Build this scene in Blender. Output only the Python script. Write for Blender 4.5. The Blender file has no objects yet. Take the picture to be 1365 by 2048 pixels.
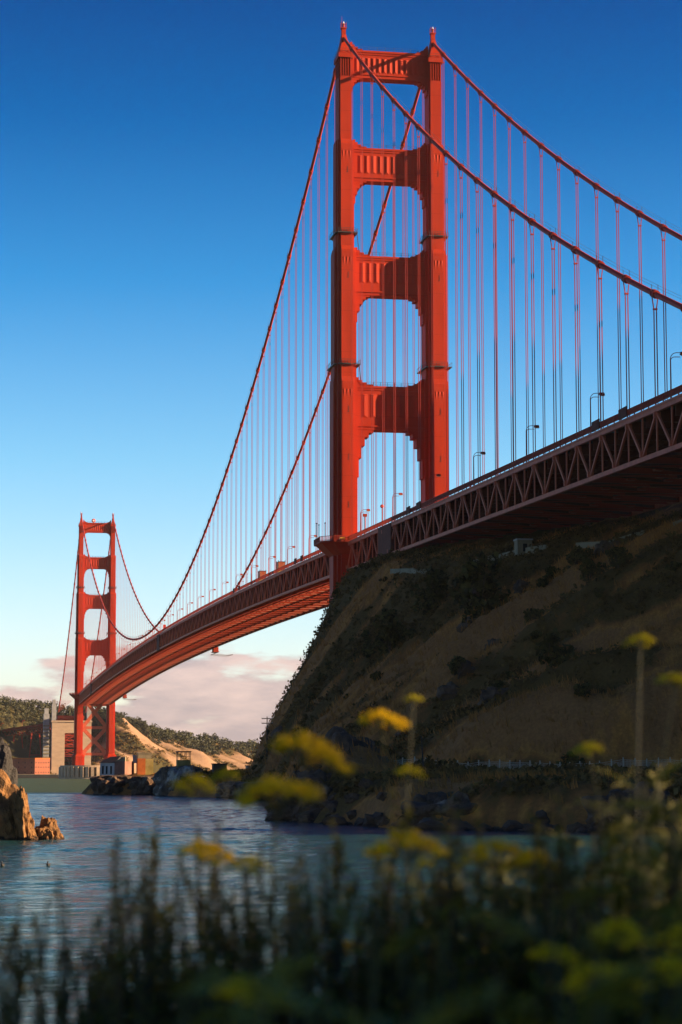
import bpy, math, random
import numpy as np
from mathutils import Vector, Matrix

# ---------------------------------------------------------------- camera, sky, sun, exposure
scene = bpy.context.scene
COL = scene.collection
R = math.radians
CAM = (127.43, 629.49, 6.27)
cam_data = bpy.data.cameras.new("camera")
cam = bpy.data.objects.new("camera", cam_data)
COL.objects.link(cam)
cam.location = CAM
cam.rotation_euler = (R(90) + 0.11729, 0, R(180) - 0.17757)
cam_data.sensor_fit = 'VERTICAL'
cam_data.sensor_height = 36
cam_data.sensor_width = 24
cam_data.lens = 4405.98 / 2048 * 36
cam_data.clip_start = 0.1
cam_data.clip_end = 20000
cam_data.dof.use_dof = True
cam_data.dof.focus_distance = 640
cam_data.dof.aperture_fstop = 3.5
scene.camera = cam

SUN_EL, SUN_AZ = 16.0, 76.0            # degrees above the horizon, degrees west of north
sd = Vector((-math.sin(R(SUN_AZ)) * math.cos(R(SUN_EL)), math.cos(R(SUN_AZ)) * math.cos(R(SUN_EL)), math.sin(R(SUN_EL))))
sun_data = bpy.data.lights.new("sun", 'SUN')
sun_data.energy = 5.0
sun_data.angle = R(0.5)
sun_data.color = (1.0, 0.70, 0.42)
sun = bpy.data.objects.new("sun", sun_data)
sun.rotation_euler = sd.to_track_quat('Z', 'Y').to_euler()
sun.location = (-300, 100, 400)
COL.objects.link(sun)

scene.view_settings.view_transform = 'Standard'
scene.view_settings.look = 'None'
scene.view_settings.exposure = 1.75
scene.view_settings.gamma = 1.0
scene.view_settings.use_curve_mapping = False

SKY_STOPS = [(0.0, (1.5, 1.42, 1.6)), (0.05, (1.42, 1.44, 1.68)), (0.09, (1.14, 1.32, 1.56)), (0.14, (.70, 1.14, 1.42)), (0.22, (.16, .74, 1.2)), (0.29, (.015, .40, .88)), (0.36, (0, .20, .60)), (1.0, (0, .15, .46))]
CLOUD_STOPS = [(0.34, (2.7, 2.05, 2.25)), (0.60, (5.0, 3.5, 3.2))]
world = bpy.data.worlds.new("World")
scene.world = world
world.use_nodes = True
nt = world.node_tree
nt.nodes.clear()
def N(tree, typ, **kw):
    n = tree.nodes.new(typ)
    for k, v in kw.items():
        if k == 'inp':
            for kk, vv in v.items():
                n.inputs[kk].default_value = vv
        else:
            setattr(n, k, v)
    return n
def ramp(tree, stops, interp='LINEAR'):
    n = tree.nodes.new('ShaderNodeValToRGB')
    cr = n.color_ramp
    cr.interpolation = interp
    while len(cr.elements) < len(stops):
        cr.elements.new(0.5)
    for e, (p, c) in zip(cr.elements, stops):
        e.position = p
        e.color = c if len(c) == 4 else (*c, 1)
    return n
def mix(tree, mode, a, b, f=1.0):
    n = tree.nodes.new('ShaderNodeMix')
    n.data_type = 'RGBA'
    n.blend_type = mode
    for sock, v in ((n.inputs[0], f), (n.inputs[6], a), (n.inputs[7], b)):
        if hasattr(v, 'is_output'):
            tree.links.new(v, sock)
        else:
            sock.default_value = v if not isinstance(v, tuple) else ((*v, 1) if len(v) == 3 else v)
    return n.outputs[2]
L = nt.links.new
sky = N(nt, 'ShaderNodeTexSky', sky_type='NISHITA')
sky.sun_disc = False
sky.sun_elevation = R(SUN_EL)
sky.sun_rotation = R(-SUN_AZ)
sky.altitude = 0
sky.air_density = 1.0
sky.dust_density = 0.6
sky.ozone_density = 2.0
tc = N(nt, 'ShaderNodeTexCoord')
sep = N(nt, 'ShaderNodeSeparateXYZ')
L(tc.outputs['Generated'], sep.inputs[0])
deep = ramp(nt, SKY_STOPS)
L(sep.outputs[2], deep.inputs[0])
skyc = mix(nt, 'MULTIPLY', sky.outputs[0], deep.outputs[0])
# a low fog bank of pink cloud along the horizon
mp = N(nt, 'ShaderNodeMapping')
mp.inputs['Scale'].default_value = (9, 9, 34)
L(tc.outputs['Generated'], mp.inputs[0])
cn = N(nt, 'ShaderNodeTexNoise', inp={'Scale': 1.6, 'Detail': 7.0, 'Roughness': 0.56})
L(mp.outputs[0], cn.inputs['Vector'])
h = N(nt, 'ShaderNodeMath', operation='MULTIPLY_ADD', inp={1: -40.0, 2: 1.9})
L(sep.outputs[2], h.inputs[0])
ha = N(nt, 'ShaderNodeMath', operation='MULTIPLY_ADD', inp={1: 3.8, 2: -1.9})
L(cn.outputs[0], ha.inputs[0])
hs = N(nt, 'ShaderNodeMath', operation='ADD')
L(h.outputs[0], hs.inputs[0]); L(ha.outputs[0], hs.inputs[1])
cm = ramp(nt, [(0.0, (0, 0, 0)), (0.42, (.85, .85, .85))], 'EASE')
L(hs.outputs[0], cm.inputs[0])
cn2 = N(nt, 'ShaderNodeTexNoise', inp={'Scale': 2.3, 'Detail': 6.0, 'Roughness': 0.6})
L(mp.outputs[0], cn2.inputs['Vector'])
cc = ramp(nt, CLOUD_STOPS)
L(cn2.outputs[0], cc.inputs[0])
skyf = mix(nt, 'MIX', skyc, cc.outputs[0], cm.outputs[0])
bg = N(nt, 'ShaderNodeBackground', inp={'Strength': 0.05})
L(skyf, bg.inputs[0])
wo = N(nt, 'ShaderNodeOutputWorld')
L(bg.outputs[0], wo.inputs[0])

# ---------------------------------------------------------------- materials
def mat(name, base, rough=0.6, var=0.25, scale=0.5, detail=5.0, second=None, second_amt=(0.45, 0.65), bump=0.0, bump_scale=4.0, metal=0.0, spec=0.4, island=0.0, stretch=(1, 1, 1), lines=None, wet=False):
    m = bpy.data.materials.new(name)
    m.use_nodes = True
    t = m.node_tree
    b = t.nodes['Principled BSDF']
    b.inputs['Roughness'].default_value = rough
    b.inputs['Metallic'].default_value = metal
    b.inputs['Specular IOR Level'].default_value = spec
    co = N(t, 'ShaderNodeTexCoord')
    mpn = N(t, 'ShaderNodeMapping')
    mpn.inputs['Scale'].default_value = stretch
    t.links.new(co.outputs['Object'], mpn.inputs[0])
    no = N(t, 'ShaderNodeTexNoise', inp={'Scale': scale, 'Detail': detail, 'Roughness': 0.6})
    t.links.new(mpn.outputs[0], no.inputs['Vector'])
    lo = tuple(c * (1 - var) for c in base)
    hi = tuple(min(1, c * (1 + var)) for c in base)
    rp = ramp(t, [(0.3, lo), (0.7, hi)])
    t.links.new(no.outputs[0], rp.inputs[0])
    c = rp.outputs[0]
    if second:
        n2 = N(t, 'ShaderNodeTexNoise', inp={'Scale': scale * 0.37, 'Detail': 6.0, 'Roughness': 0.65})
        t.links.new(mpn.outputs[0], n2.inputs['Vector'])
        r2 = ramp(t, [(second_amt[0], (0, 0, 0)), (second_amt[1], (1, 1, 1))])
        t.links.new(n2.outputs[0], r2.inputs[0])
        c = mix(t, 'MIX', c, second, r2.outputs[0])
    if island:
        g = N(t, 'ShaderNodeNewGeometry')
        r3 = ramp(t, [(0, (1 - island,) * 3), (1, (1 + island,) * 3)])
        t.links.new(g.outputs['Random Per Island'], r3.inputs[0])
        c = mix(t, 'MULTIPLY', c, r3.outputs[0])
    if lines:                                    # riveted plate joints: fine dark seams every few metres of height
        sp = N(t, 'ShaderNodeSeparateXYZ')
        t.links.new(co.outputs['Object'], sp.inputs[0])
        d = N(t, 'ShaderNodeMath', operation='DIVIDE', inp={1: lines})
        t.links.new(sp.outputs[2], d.inputs[0])
        f = N(t, 'ShaderNodeMath', operation='FRACT')
        t.links.new(d.outputs[0], f.inputs[0])
        r4 = ramp(t, [(0.0, (.72, .72, .72)), (0.018, (.72, .72, .72)), (0.024, (1, 1, 1))], 'LINEAR')
        t.links.new(f.outputs[0], r4.inputs[0])
        c = mix(t, 'MULTIPLY', c, r4.outputs[0])
    if wet:                                      # dark weed and wet rock up to the tide line
        gp = N(t, 'ShaderNodeNewGeometry')
        sz = N(t, 'ShaderNodeSeparateXYZ')
        t.links.new(gp.outputs['Position'], sz.inputs[0])
        ad = N(t, 'ShaderNodeMath', operation='MULTIPLY_ADD', inp={1: 0.9})
        t.links.new(no.outputs[0], ad.inputs[0]); t.links.new(sz.outputs[2], ad.inputs[2])
        r5 = ramp(t, [(0.62, (.22, .20, .18)), (0.80, (1, 1, 1))])
        t.links.new(ad.outputs[0], r5.inputs[0])
        c = mix(t, 'MULTIPLY', c, r5.outputs[0])
    t.links.new(c, b.inputs['Base Color'])
    if bump:
        nb = N(t, 'ShaderNodeTexNoise', inp={'Scale': bump_scale, 'Detail': 6.0, 'Roughness': 0.65})
        t.links.new(mpn.outputs[0], nb.inputs['Vector'])
        bn = N(t, 'ShaderNodeBump', inp={'Strength': 1.0, 'Distance': bump})
        t.links.new(nb.outputs[0], bn.inputs['Height'])
        t.links.new(bn.outputs[0], b.inputs['Normal'])
    return m

M = {}
M['paint'] = mat('orange_paint', (0.385, 0.026, 0.005), rough=0.62, spec=0.15, var=0.10, scale=0.25, second=(0.29, 0.019, 0.004), second_amt=(0.47, 0.70), lines=6.1, stretch=(1, 1, 0.22))
M['steel'] = mat('orange_steel', (0.30, 0.034, 0.014), rough=0.65, spec=0.15, var=0.16, scale=0.6)
M['cable'] = mat('cable_paint', (0.36, 0.032, 0.014), rough=0.6, spec=0.2, var=0.12, scale=0.3)
M['truss_steel'] = mat('lit_truss_steel', (0.50, 0.105, 0.050), rough=0.6, spec=0.15, var=0.2, scale=0.6)  # brighter copy of the bridge steel, reflected light put into its colour
M['shaded_steel'] = mat('shade_darkened_steel', (0.125, 0.034, 0.020), rough=0.75, spec=0.1, var=0.25, scale=0.5)  # steel colour darkened to carry the shade under the deck and on east panels
M['dark_metal'] = mat('dark_metal', (0.05, 0.035, 0.03), rough=0.5, var=0.2)
M['asphalt'] = mat('asphalt', (0.05, 0.048, 0.045), rough=0.9)
M['concrete'] = mat('board_marked_concrete', (0.46, 0.32, 0.20), rough=0.85, var=0.12, scale=0.12, second=(0.36, 0.25, 0.155), second_amt=(0.45, 0.7), stretch=(1, 1, 3.0), bump=0.05)
M['grey_concrete'] = mat('grey_concrete', (0.30, 0.29, 0.27), rough=0.85, var=0.2, scale=0.3)
M['brick'] = mat('red_brick', (0.26, 0.075, 0.035), rough=0.85, var=0.2, scale=0.5, bump=0.05)
M['orange_brick'] = mat('orange_brick', (0.36, 0.09, 0.014), rough=0.85, var=0.25, scale=0.6, bump=0.03)
M['yellow_stain'] = mat('lichen_plaster', (0.26, 0.19, 0.05), rough=0.9, var=0.3, scale=0.5, second=(0.36, 0.26, 0.12))
M['rock'] = mat('sea_cliff_rock', (0.075, 0.042, 0.022), rough=0.9, var=0.6, scale=0.5, wet=True, second=(0.24, 0.19, 0.13), second_amt=(0.60, 0.70), bump=0.5, bump_scale=1.2)
M['ochre_rock'] = mat('ochre_sea_rock', (0.20, 0.095, 0.028), rough=0.85, wet=True, var=0.55, scale=1.3, second=(0.36, 0.25, 0.13), second_amt=(0.60, 0.72), bump=0.5, bump_scale=2.0)
M['black_rock'] = mat('near_black_rock', (0.022, 0.018, 0.015), rough=0.6, var=0.4, scale=0.8, bump=0.2)  # even near-black stone for one sea rock and the sea wall
M['guano'] = mat('whitened_rock', (0.085, 0.065, 0.045), rough=0.9, var=0.5, scale=0.4, second=(0.36, 0.33, 0.27), second_amt=(0.54, 0.62), bump=0.5, bump_scale=1.0)
M['white_wall'] = mat('weathered_white_wall', (0.42, 0.42, 0.40), rough=0.9, var=0.25, scale=0.5, second=(0.16, 0.15, 0.13), second_amt=(0.5, 0.65), stretch=(1, 1, 0.3))
M['brown_wall'] = mat('brown_stucco_wall', (0.20, 0.10, 0.07), rough=0.9, var=0.3, scale=0.5)
M['dark_roof'] = mat('dark_tar_roof', (0.03, 0.022, 0.02), rough=0.8)
M['void'] = mat('dark_room', (0.012, 0.01, 0.01), rough=0.9)
M['wood'] = mat('weathered_timber', (0.06, 0.042, 0.03), rough=0.9, var=0.3, scale=3)
M['galv'] = mat('galvanised_steel', (0.36, 0.36, 0.35), rough=0.5, metal=0.4, var=0.1)
M['fence_wire'] = mat('rusting_fence_wire', (0.50, 0.42, 0.32), rough=0.7, metal=0.2, var=0.15)
M['lamp_glass'] = mat('amber_lens', (0.55, 0.26, 0.08), rough=0.3, var=0.1)
M['pale_wall'] = mat('pale_retaining_wall', (0.22, 0.18, 0.11), rough=0.9, var=0.25, scale=0.4)
M['yellow_gear'] = mat('yellow_gear', (0.62, 0.38, 0.04), rough=0.5)
M['sand'] = mat('serpentine_bluff', (0.50, 0.36, 0.22), rough=0.95, var=0.25, scale=0.05, bump=0.6, bump_scale=0.2)
M['bark'] = mat('bark', (0.07, 0.05, 0.035), rough=0.9, var=0.3, scale=2)
M['pine'] = mat('pine_needles', (0.046, 0.046, 0.014), rough=0.8, var=0.35, scale=0.12, island=0.45)
M['scrub'] = mat('coastal_scrub', (0.100, 0.060, 0.016), rough=0.85, spec=0.1, var=0.4, scale=0.08, second=(0.17, 0.10, 0.032), second_amt=(0.5, 0.62), island=0.45)
M['dry_grass'] = mat('dry_grass', (0.33, 0.138, 0.033), rough=0.9, spec=0.1, var=0.3, scale=0.1, island=0.35)
M['bush'] = mat('bush_leaves', (0.062, 0.050, 0.013), rough=0.8, spec=0.1, var=0.45, scale=0.3, island=0.7)
M['stem'] = mat('green_stem', (0.050, 0.052, 0.010), rough=0.6, var=0.3, scale=8)
M['frond'] = mat('feathery_fronds', (0.17, 0.155, 0.012), rough=0.6, var=0.3, scale=6, island=0.3)
M['umbel'] = mat('yellow_florets', (0.78, 0.49, 0.008), rough=0.7, spec=0.1, var=0.2, scale=20, island=0.3)
M['green_umbel'] = mat('unopened_florets', (0.42, 0.36, 0.010), rough=0.7, spec=0.1, var=0.2, scale=20, island=0.3)
M['sage'] = mat('dark_sage_leaves', (0.135, 0.130, 0.020), rough=0.8, spec=0.1, var=0.4, scale=8, island=0.4)
M['twig'] = mat('brown_twigs', (0.045, 0.030, 0.018), rough=0.8, var=0.3, scale=6)
M['bird'] = mat('dark_plumage', (0.03, 0.026, 0.022), rough=0.8)
M['white_paint'] = mat('white_paint', (0.75, 0.74, 0.72), rough=0.5, var=0.05)
M['red_paint'] = mat('red_paint', (0.55, 0.05, 0.03), rough=0.5, var=0.05)
M['copper_box'] = mat('rust_brown_sheet', (0.33, 0.09, 0.035), rough=0.5, var=0.2, scale=0.8)

# ---------------------------------------------------------------- mesh helpers
class MB:
    """collects polygons, then links them as ONE mesh object"""
    def __init__(s):
        s.v, s.f = [], []
    def add(s, vs, fs):
        o = len(s.v)
        s.v.extend([tuple(p) for p in vs])
        s.f.extend([tuple(i + o for i in q) for q in fs])
        return s
    def box(s, x0, x1, y0, y1, z0, z1):
        return s.add([(x0, y0, z0), (x1, y0, z0), (x1, y1, z0), (x0, y1, z0), (x0, y0, z1), (x1, y0, z1), (x1, y1, z1), (x0, y1, z1)],
                     [(3, 2, 1, 0), (4, 5, 6, 7), (0, 1, 5, 4), (1, 2, 6, 5), (2, 3, 7, 6), (3, 0, 4, 7)])
    def beam(s, a, b, w, d, up=(0, 0, 1)):
        a, b = Vector(a), Vector(b)
        z = (b - a).normalized()
        x = z.cross(Vector(up))
        if x.length < 1e-4:
            x = z.cross(Vector((0, 1, 0)))
        x.normalize()
        y = x.cross(z)
        x *= w / 2; y *= d / 2
        vs = [p + sx * x + sy * y for p in (a, b) for sx, sy in ((-1, -1), (1, -1), (1, 1), (-1, 1))]
        return s.add(vs, [(3, 2, 1, 0), (4, 5, 6, 7), (0, 1, 5, 4), (1, 2, 6, 5), (2, 3, 7, 6), (3, 0, 4, 7)])
    def tube(s, pts, r, n=6, cap=True):
        pts = [Vector(p) for p in pts]
        rs = r if isinstance(r, (list, tuple)) else [r] * len(pts)
        vs, fs = [], []
        ref = None
        for i, p in enumerate(pts):
            d = (pts[min(i + 1, len(pts) - 1)] - pts[max(i - 1, 0)]).normalized()
            if ref is None:
                ref = d.cross(Vector((0.3, 0.2, 1)) if abs(d.z) < .9 else Vector((1, 0, 0))).normalized()
            x = (ref - d * ref.dot(d)).normalized()
            y = d.cross(x)
            ref = x
            for k in range(n):
                a = 2 * math.pi * k / n
                vs.append(p + (x * math.cos(a) + y * math.sin(a)) * rs[i])
        for i in range(len(pts) - 1):
            for k in range(n):
                k2 = (k + 1) % n
                fs.append((i * n + k, i * n + k2, (i + 1) * n + k2, (i + 1) * n + k))
        if cap:
            fs.append(tuple(range(n - 1, -1, -1)))
            fs.append(tuple((len(pts) - 1) * n + k for k in range(n)))
        return s.add(vs, fs)
    def prism(s, poly, z0, z1, poly2=None):
        n = len(poly)
        p2 = poly2 or poly
        vs = [(x, y, z0) for x, y in poly] + [(x, y, z1) for x, y in p2]
        return s.add(vs, [(i, (i + 1) % n, n + (i + 1) % n, n + i) for i in range(n)] + [tuple(range(n - 1, -1, -1)), tuple(range(n, 2 * n))])
    def extrude_y(s, poly, y0, y1):
        """polygon in x,z pushed along y"""
        n = len(poly)
        vs = [(x, y0, z) for x, z in poly] + [(x, y1, z) for x, z in poly]
        return s.add(vs, [((i + 1) % n, i, n + i, n + (i + 1) % n) for i in range(n)] + [tuple(range(n)), tuple(range(2 * n - 1, n - 1, -1))])
    def build(s, name, m, parent=None, loc=(0, 0, 0), smooth=False):
        me = bpy.data.meshes.new(name)
        me.from_pydata(s.v, [], s.f)
        me.update()
        me.materials.append(M[m] if isinstance(m, str) else m)
        if smooth:
            me.shade_smooth()
        o = bpy.data.objects.new(name, me)
        o.location = loc
        if parent:
            o.parent = parent
        COL.objects.link(o)
        return o
def tag(o, label=None, cat=None, group=None, kind=None):
    if label: o['label'] = label
    if cat: o['category'] = cat
    if group: o['group'] = group
    if kind: o['kind'] = kind
    return o
def empty(name, loc=(0, 0, 0), rz=0.0, parent=None):
    o = bpy.data.objects.new(name, None)
    o.location = loc
    o.rotation_euler = (0, 0, rz)
    o.empty_display_size = 0.5
    if parent: o.parent = parent
    COL.objects.link(o)
    return o
def copy_tree(o, parent=None):
    c = o.copy()
    COL.objects.link(c)
    c.parent = parent
    for ch in list(o.children):
        copy_tree(ch, c)
    return c
def inst(mesh_obj, name, parent, a=None, b=None, w=1, d=1, loc=None):
    """a copy of a unit bar stretched from a to b (or set down at loc), sharing its mesh"""
    o = mesh_obj.copy()
    o.name = name
    o.parent = parent
    if a is not None:
        a, b = Vector(a), Vector(b)
        z = b - a
        ln = z.length
        z = z / ln
        x = z.cross(Vector((1, 0, 0)))
        if x.length < 1e-4:
            x = z.cross(Vector((0, 1, 0)))
        x.normalize()
        y = z.cross(x)
        mtx = Matrix((x, y, z)).transposed().to_4x4() @ Matrix.Diagonal((w, d, ln, 1))
        o.matrix_local = Matrix.Translation(a) @ mtx
    else:
        o.location = loc
    COL.objects.link(o)
    return o
def unit_bar(m):
    me = bpy.data.meshes.new('bar')
    b = MB().box(-.5, .5, -.5, .5, 0, 1)
    me.from_pydata(b.v, [], b.f)
    me.materials.append(M[m])
    return bpy.data.objects.new('bar', me)

def vnoise(x, y, seed=0):
    xi, yi = np.floor(x).astype(np.int64), np.floor(y).astype(np.int64)
    fx, fy = x - xi, y - yi
    fx, fy = fx * fx * (3 - 2 * fx), fy * fy * (3 - 2 * fy)
    def hsh(a, b):
        n = (a * 374761393 + b * 668265263 + seed * 1442695041) & 0xFFFFFFFF
        n = ((n ^ (n >> 13)) * 1274126177) & 0xFFFFFFFF
        return ((n ^ (n >> 16)) & 0xFFFF) / 65535.0
    a, b, c, d = hsh(xi, yi), hsh(xi + 1, yi), hsh(xi, yi + 1), hsh(xi + 1, yi + 1)
    return (a * (1 - fx) + b * fx) * (1 - fy) + (c * (1 - fx) + d * fx) * fy - 0.5
def fbm(x, y, seed=0, octs=5, gain=0.5):
    s, a = 0.0, 1.0
    for o in range(octs):
        s = s + a * vnoise(x * 2 ** o + 17.3 * o, y * 2 ** o - 9.1 * o, seed + o)
        a *= gain
    return s
def sstep(a, b, x):
    t = np.clip((x - a) / (b - a), 0, 1)
    return t * t * (3 - 2 * t)
def grid_mesh(name, xs, ys, fn, m, kind='structure', smooth=True):
    X, Y = np.meshgrid(xs, ys)
    Z = fn(X, Y)
    nx, ny = len(xs), len(ys)
    co = np.stack([X, Y, Z], -1).reshape(-1, 3)
    idx = np.arange(nx * ny).reshape(ny, nx)
    q = np.stack([idx[:-1, :-1], idx[:-1, 1:], idx[1:, 1:], idx[1:, :-1]], -1).reshape(-1, 4)
    me = bpy.data.meshes.new(name)
    me.vertices.add(len(co)); me.vertices.foreach_set('co', co.ravel())
    me.loops.add(q.size); me.loops.foreach_set('vertex_index', q.ravel())
    me.polygons.add(len(q)); me.polygons.foreach_set('loop_start', np.arange(0, q.size, 4)); 
    me.update(calc_edges=True)
    if smooth: me.shade_smooth()
    me.materials.append(m)
    o = bpy.data.objects.new(name, me)
    COL.objects.link(o)
    if kind: o['kind'] = kind
    return o
def poly_dist(px, py, poly):
    """signed distance to a polygon, positive inside"""
    d = np.full(px.shape, 1e9)
    inside = np.zeros(px.shape, bool)
    n = len(poly)
    for i in range(n):
        x0, y0 = poly[i]; x1, y1 = poly[(i + 1) % n]
        ex, ey = x1 - x0, y1 - y0
        t = np.clip(((px - x0) * ex + (py - y0) * ey) / (ex * ex + ey * ey + 1e-9), 0, 1)
        d = np.minimum(d, np.hypot(px - x0 - t * ex, py - y0 - t * ey))
        c = ((y0 <= py) != (y1 <= py)) & (px < x0 + (py - y0) * ex / (ey if ey else 1e-9))
        inside ^= c
    return np.where(inside, d, -d)

# ---------------------------------------------------------------- near headland
LAND = [(60, -22), (84, -8), (89, 4), (82, 22), (72, 30), (66, 60), (58, 122), (54, 141), (56, 175), (66, 230), (76, 300), (83, 338), (81, 362),
        (75, 392), (66, 403), (55, 414), (20, 428), (-30, 445), (-90, 470), (-120, 540), (-100, 640), (-60, 720), (0, 780), (0, 950), (-520, 950),
        (-520, -150), (-60, -80), (0, -34)]
HY = [-80, 30, 45, 60, 80, 140, 200, 260, 285, 297, 304, 312, 330, 380, 440, 472, 490, 540, 600, 640, 700, 900]
HXF = [40, 45, 48, 50.5, 53, 56, 60, 58, 50, 38, 12, -6, -35, -55, -75, -95, -140, -150, -140, -120, -80, -80]
HXC = [16, 22, 24, 25.5, 24, 12, -3, -20, -38, -48, -62, -72, -85, -100, -120, -140, -220, -280, -260, -220, -170, -160]
HZC = [52, 54, 56, 57.5, 57.5, 54.5, 53, 55, 56, 56, 56, 57, 58, 65, 70, 72, 40, 25, 40, 64, 95.2, 99.2]  # heights of the unseen northwest hills are shaped to shade slope and bank plants
HK = [.2, .24, .3, .38, .42, .42, .46, .5, .5, .5, .5, .5, .5, .5, .45, .4, .05, .03, .03, .05, .08, .08]
def headland(X, Y):
    d = poly_dist(X, Y, LAND) + 5.0 * fbm(X / 14, Y / 14, 3, 4)
    xf, xc, zc, k = (np.interp(Y, HY, a) for a in (HXF, HXC, HZC, HK))
    wob = fbm(X / 40, Y / 40, 5, 4)
    xf = xf + 6 * wob * sstep(60, 140, Y)
    s = (xf - X) / np.maximum(xf - xc, 8)
    sc = np.clip(s, 0, 1)
    bench = np.clip(1.15 * d, -5, 99)
    bench = np.where(bench > 0, 5.6 * (1 - np.exp(-bench / 3.2)), bench)
    # gullies run down the slope, to the east and a little north
    gul = fbm((Y + 0.55 * X) / 13 + 0.8 * wob, (X - 0.4 * Y) / 60, 11, 4)
    z = bench + (zc - 5.6) * np.power(sc, 0.97) + np.clip(xc - X, 0, None) * k
    z = np.minimum(z, 185)
    # the steep seaward end of the headland, north of the tower shelf
    south = np.interp(X, [-520, -100, -30, 14, 28, 60], [190, 84, 58, 42, 46, 70]) + 5 * fbm(X / 18, X * 0 + 3.3, 81, 4)
    z = bench + (z - bench) * sstep(0, 20, Y - south)
    amp = sstep(0.0, 0.15, s) * (1 - 0.75 * sstep(0.75, 1.0, s) * (Y < 330))
    z = z + amp * (5.5 * gul * sstep(70, 150, Y) + 1.6 * gul) + 0.9 * fbm(X / 5, Y / 5, 21, 4) * sstep(0, 2, d)
    z = np.minimum(z, 2.2 * d + 2.5)
    # rocky knob on the point and lower knobs on Lime Point
    def knob(cx, cy, rx, ry, hh, p=1.3):
        r = np.hypot((X - cx) / rx, (Y - cy) / ry)
        return hh * np.clip(1 - r ** p, 0, 1) * (1 + 0.5 * fbm(X / 4, Y / 4, 31, 4))
    z = z + knob(75, 336, 9, 14, 6.6) + knob(80, 346, 6, 8, 2.0) + knob(62, 330, 6, 8, 1.5)
    z = z + 1.3 * np.abs(fbm(X / 7, Y / 7, 43, 4)) * amp + 0.5 * fbm(X / 2.2, Y / 2.2, 41, 3) * sstep(-3, 3, d)
    return z
def slope_material(name, tan, brown, green, rockc):
    m = bpy.data.materials.new(name)
    m.use_nodes = True
    t = m.node_tree
    b = t.nodes['Principled BSDF']
    b.inputs['Roughness'].default_value = 0.95
    b.inputs['Specular IOR Level'].default_value = 0.1
    at = N(t, 'ShaderNodeAttribute', attribute_name='cover')
    co = N(t, 'ShaderNodeTexCoord')
    no = N(t, 'ShaderNodeTexNoise', inp={'Scale': 0.35, 'Detail': 8.0, 'Roughness': 0.7})
    t.links.new(co.outputs['Object'], no.inputs['Vector'])
    s = N(t, 'ShaderNodeMath', operation='MULTIPLY_ADD', inp={1: 0.5})
    t.links.new(no.outputs[0], s.inputs[0]); t.links.new(at.outputs['Fac'], s.inputs[2])
    r = ramp(t, [(0.30, rockc), (0.42, tan), (0.58, brown), (0.80, green)])
    t.links.new(s.outputs[0], r.inputs[0])
    n2 = N(t, 'ShaderNodeTexNoise', inp={'Scale': 1.7, 'Detail': 6.0, 'Roughness': 0.7})
    t.links.new(co.outputs['Object'], n2.inputs['Vector'])
    r2 = ramp(t, [(0.25, (.55, .55, .55)), (0.75, (1.35, 1.3, 1.25))])
    t.links.new(n2.outputs[0], r2.inputs[0])
    c = mix(t, 'MULTIPLY', r.outputs[0], r2.outputs[0])
    t.links.new(c, b.inputs['Base Color'])
    bn = N(t, 'ShaderNodeBump', inp={'Strength': 1.0, 'Distance': 0.5})
    t.links.new(no.outputs[0], bn.inputs['Height'])
    t.links.new(bn.outputs[0], b.inputs['Normal'])
    return m
def set_cover(o, fn):
    me = o.data
    co = np.empty(len(me.vertices) * 3); me.vertices.foreach_get('co', co)
    co = co.reshape(-1, 3)
    a = me.attributes.new('cover', 'FLOAT', 'POINT')
    a.data.foreach_set('value', fn(co[:, 0], co[:, 1], co[:, 2]).astype(np.float32))
def near_cover(X, Y, Z):
    streak = fbm((Y + 0.55 * X) / 11, (X - 0.4 * Y) / 70, 11, 4)
    c = 0.42 + 1.05 * streak - 0.20 * sstep(190, 260, Y) * sstep(6, 14, Z) + 0.45 * fbm(X / 22, Y / 22, 77, 4)
    c = c + 0.55 * fbm((Y + 0.55 * X) / 4.5, (X - 0.4 * Y) / 26, 12, 4) + 0.45 * fbm(X / 6, Y / 6, 78, 4) + 0.16 * sstep(9, 6, Z)
    c = c + 0.12 * sstep(25, 50, Z) - 0.45 * (Z < 4.2) * (Z > -5) * sstep(0, 1.5, 4.2 - Z)
    return np.clip(c, 0.0, 1.0)
M['slope'] = slope_material('headland_slope', (0.44, 0.180, 0.042), (0.25, 0.100, 0.028), (0.115, 0.066, 0.018), (0.33, 0.14, 0.045))
xs = np.concatenate([np.arange(-520, -120, 16), np.arange(-120, -30, 4), np.arange(-30, 100, 1.1)])
ys = np.concatenate([np.arange(-150, -40, 6), np.arange(-40, 450, 1.5), np.arange(450, 960, 14)])
hill = grid_mesh('headland_hill', xs, ys, headland, M['slope'])
set_cover(hill, near_cover)
def ground(x, y):
    return float(headland(np.array([[float(x)]]), np.array([[float(y)]]))[0, 0])
def grounds(xs_, ys_):
    return headland(np.asarray(xs_, float)[None, :], np.asarray(ys_, float)[None, :])[0]

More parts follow.
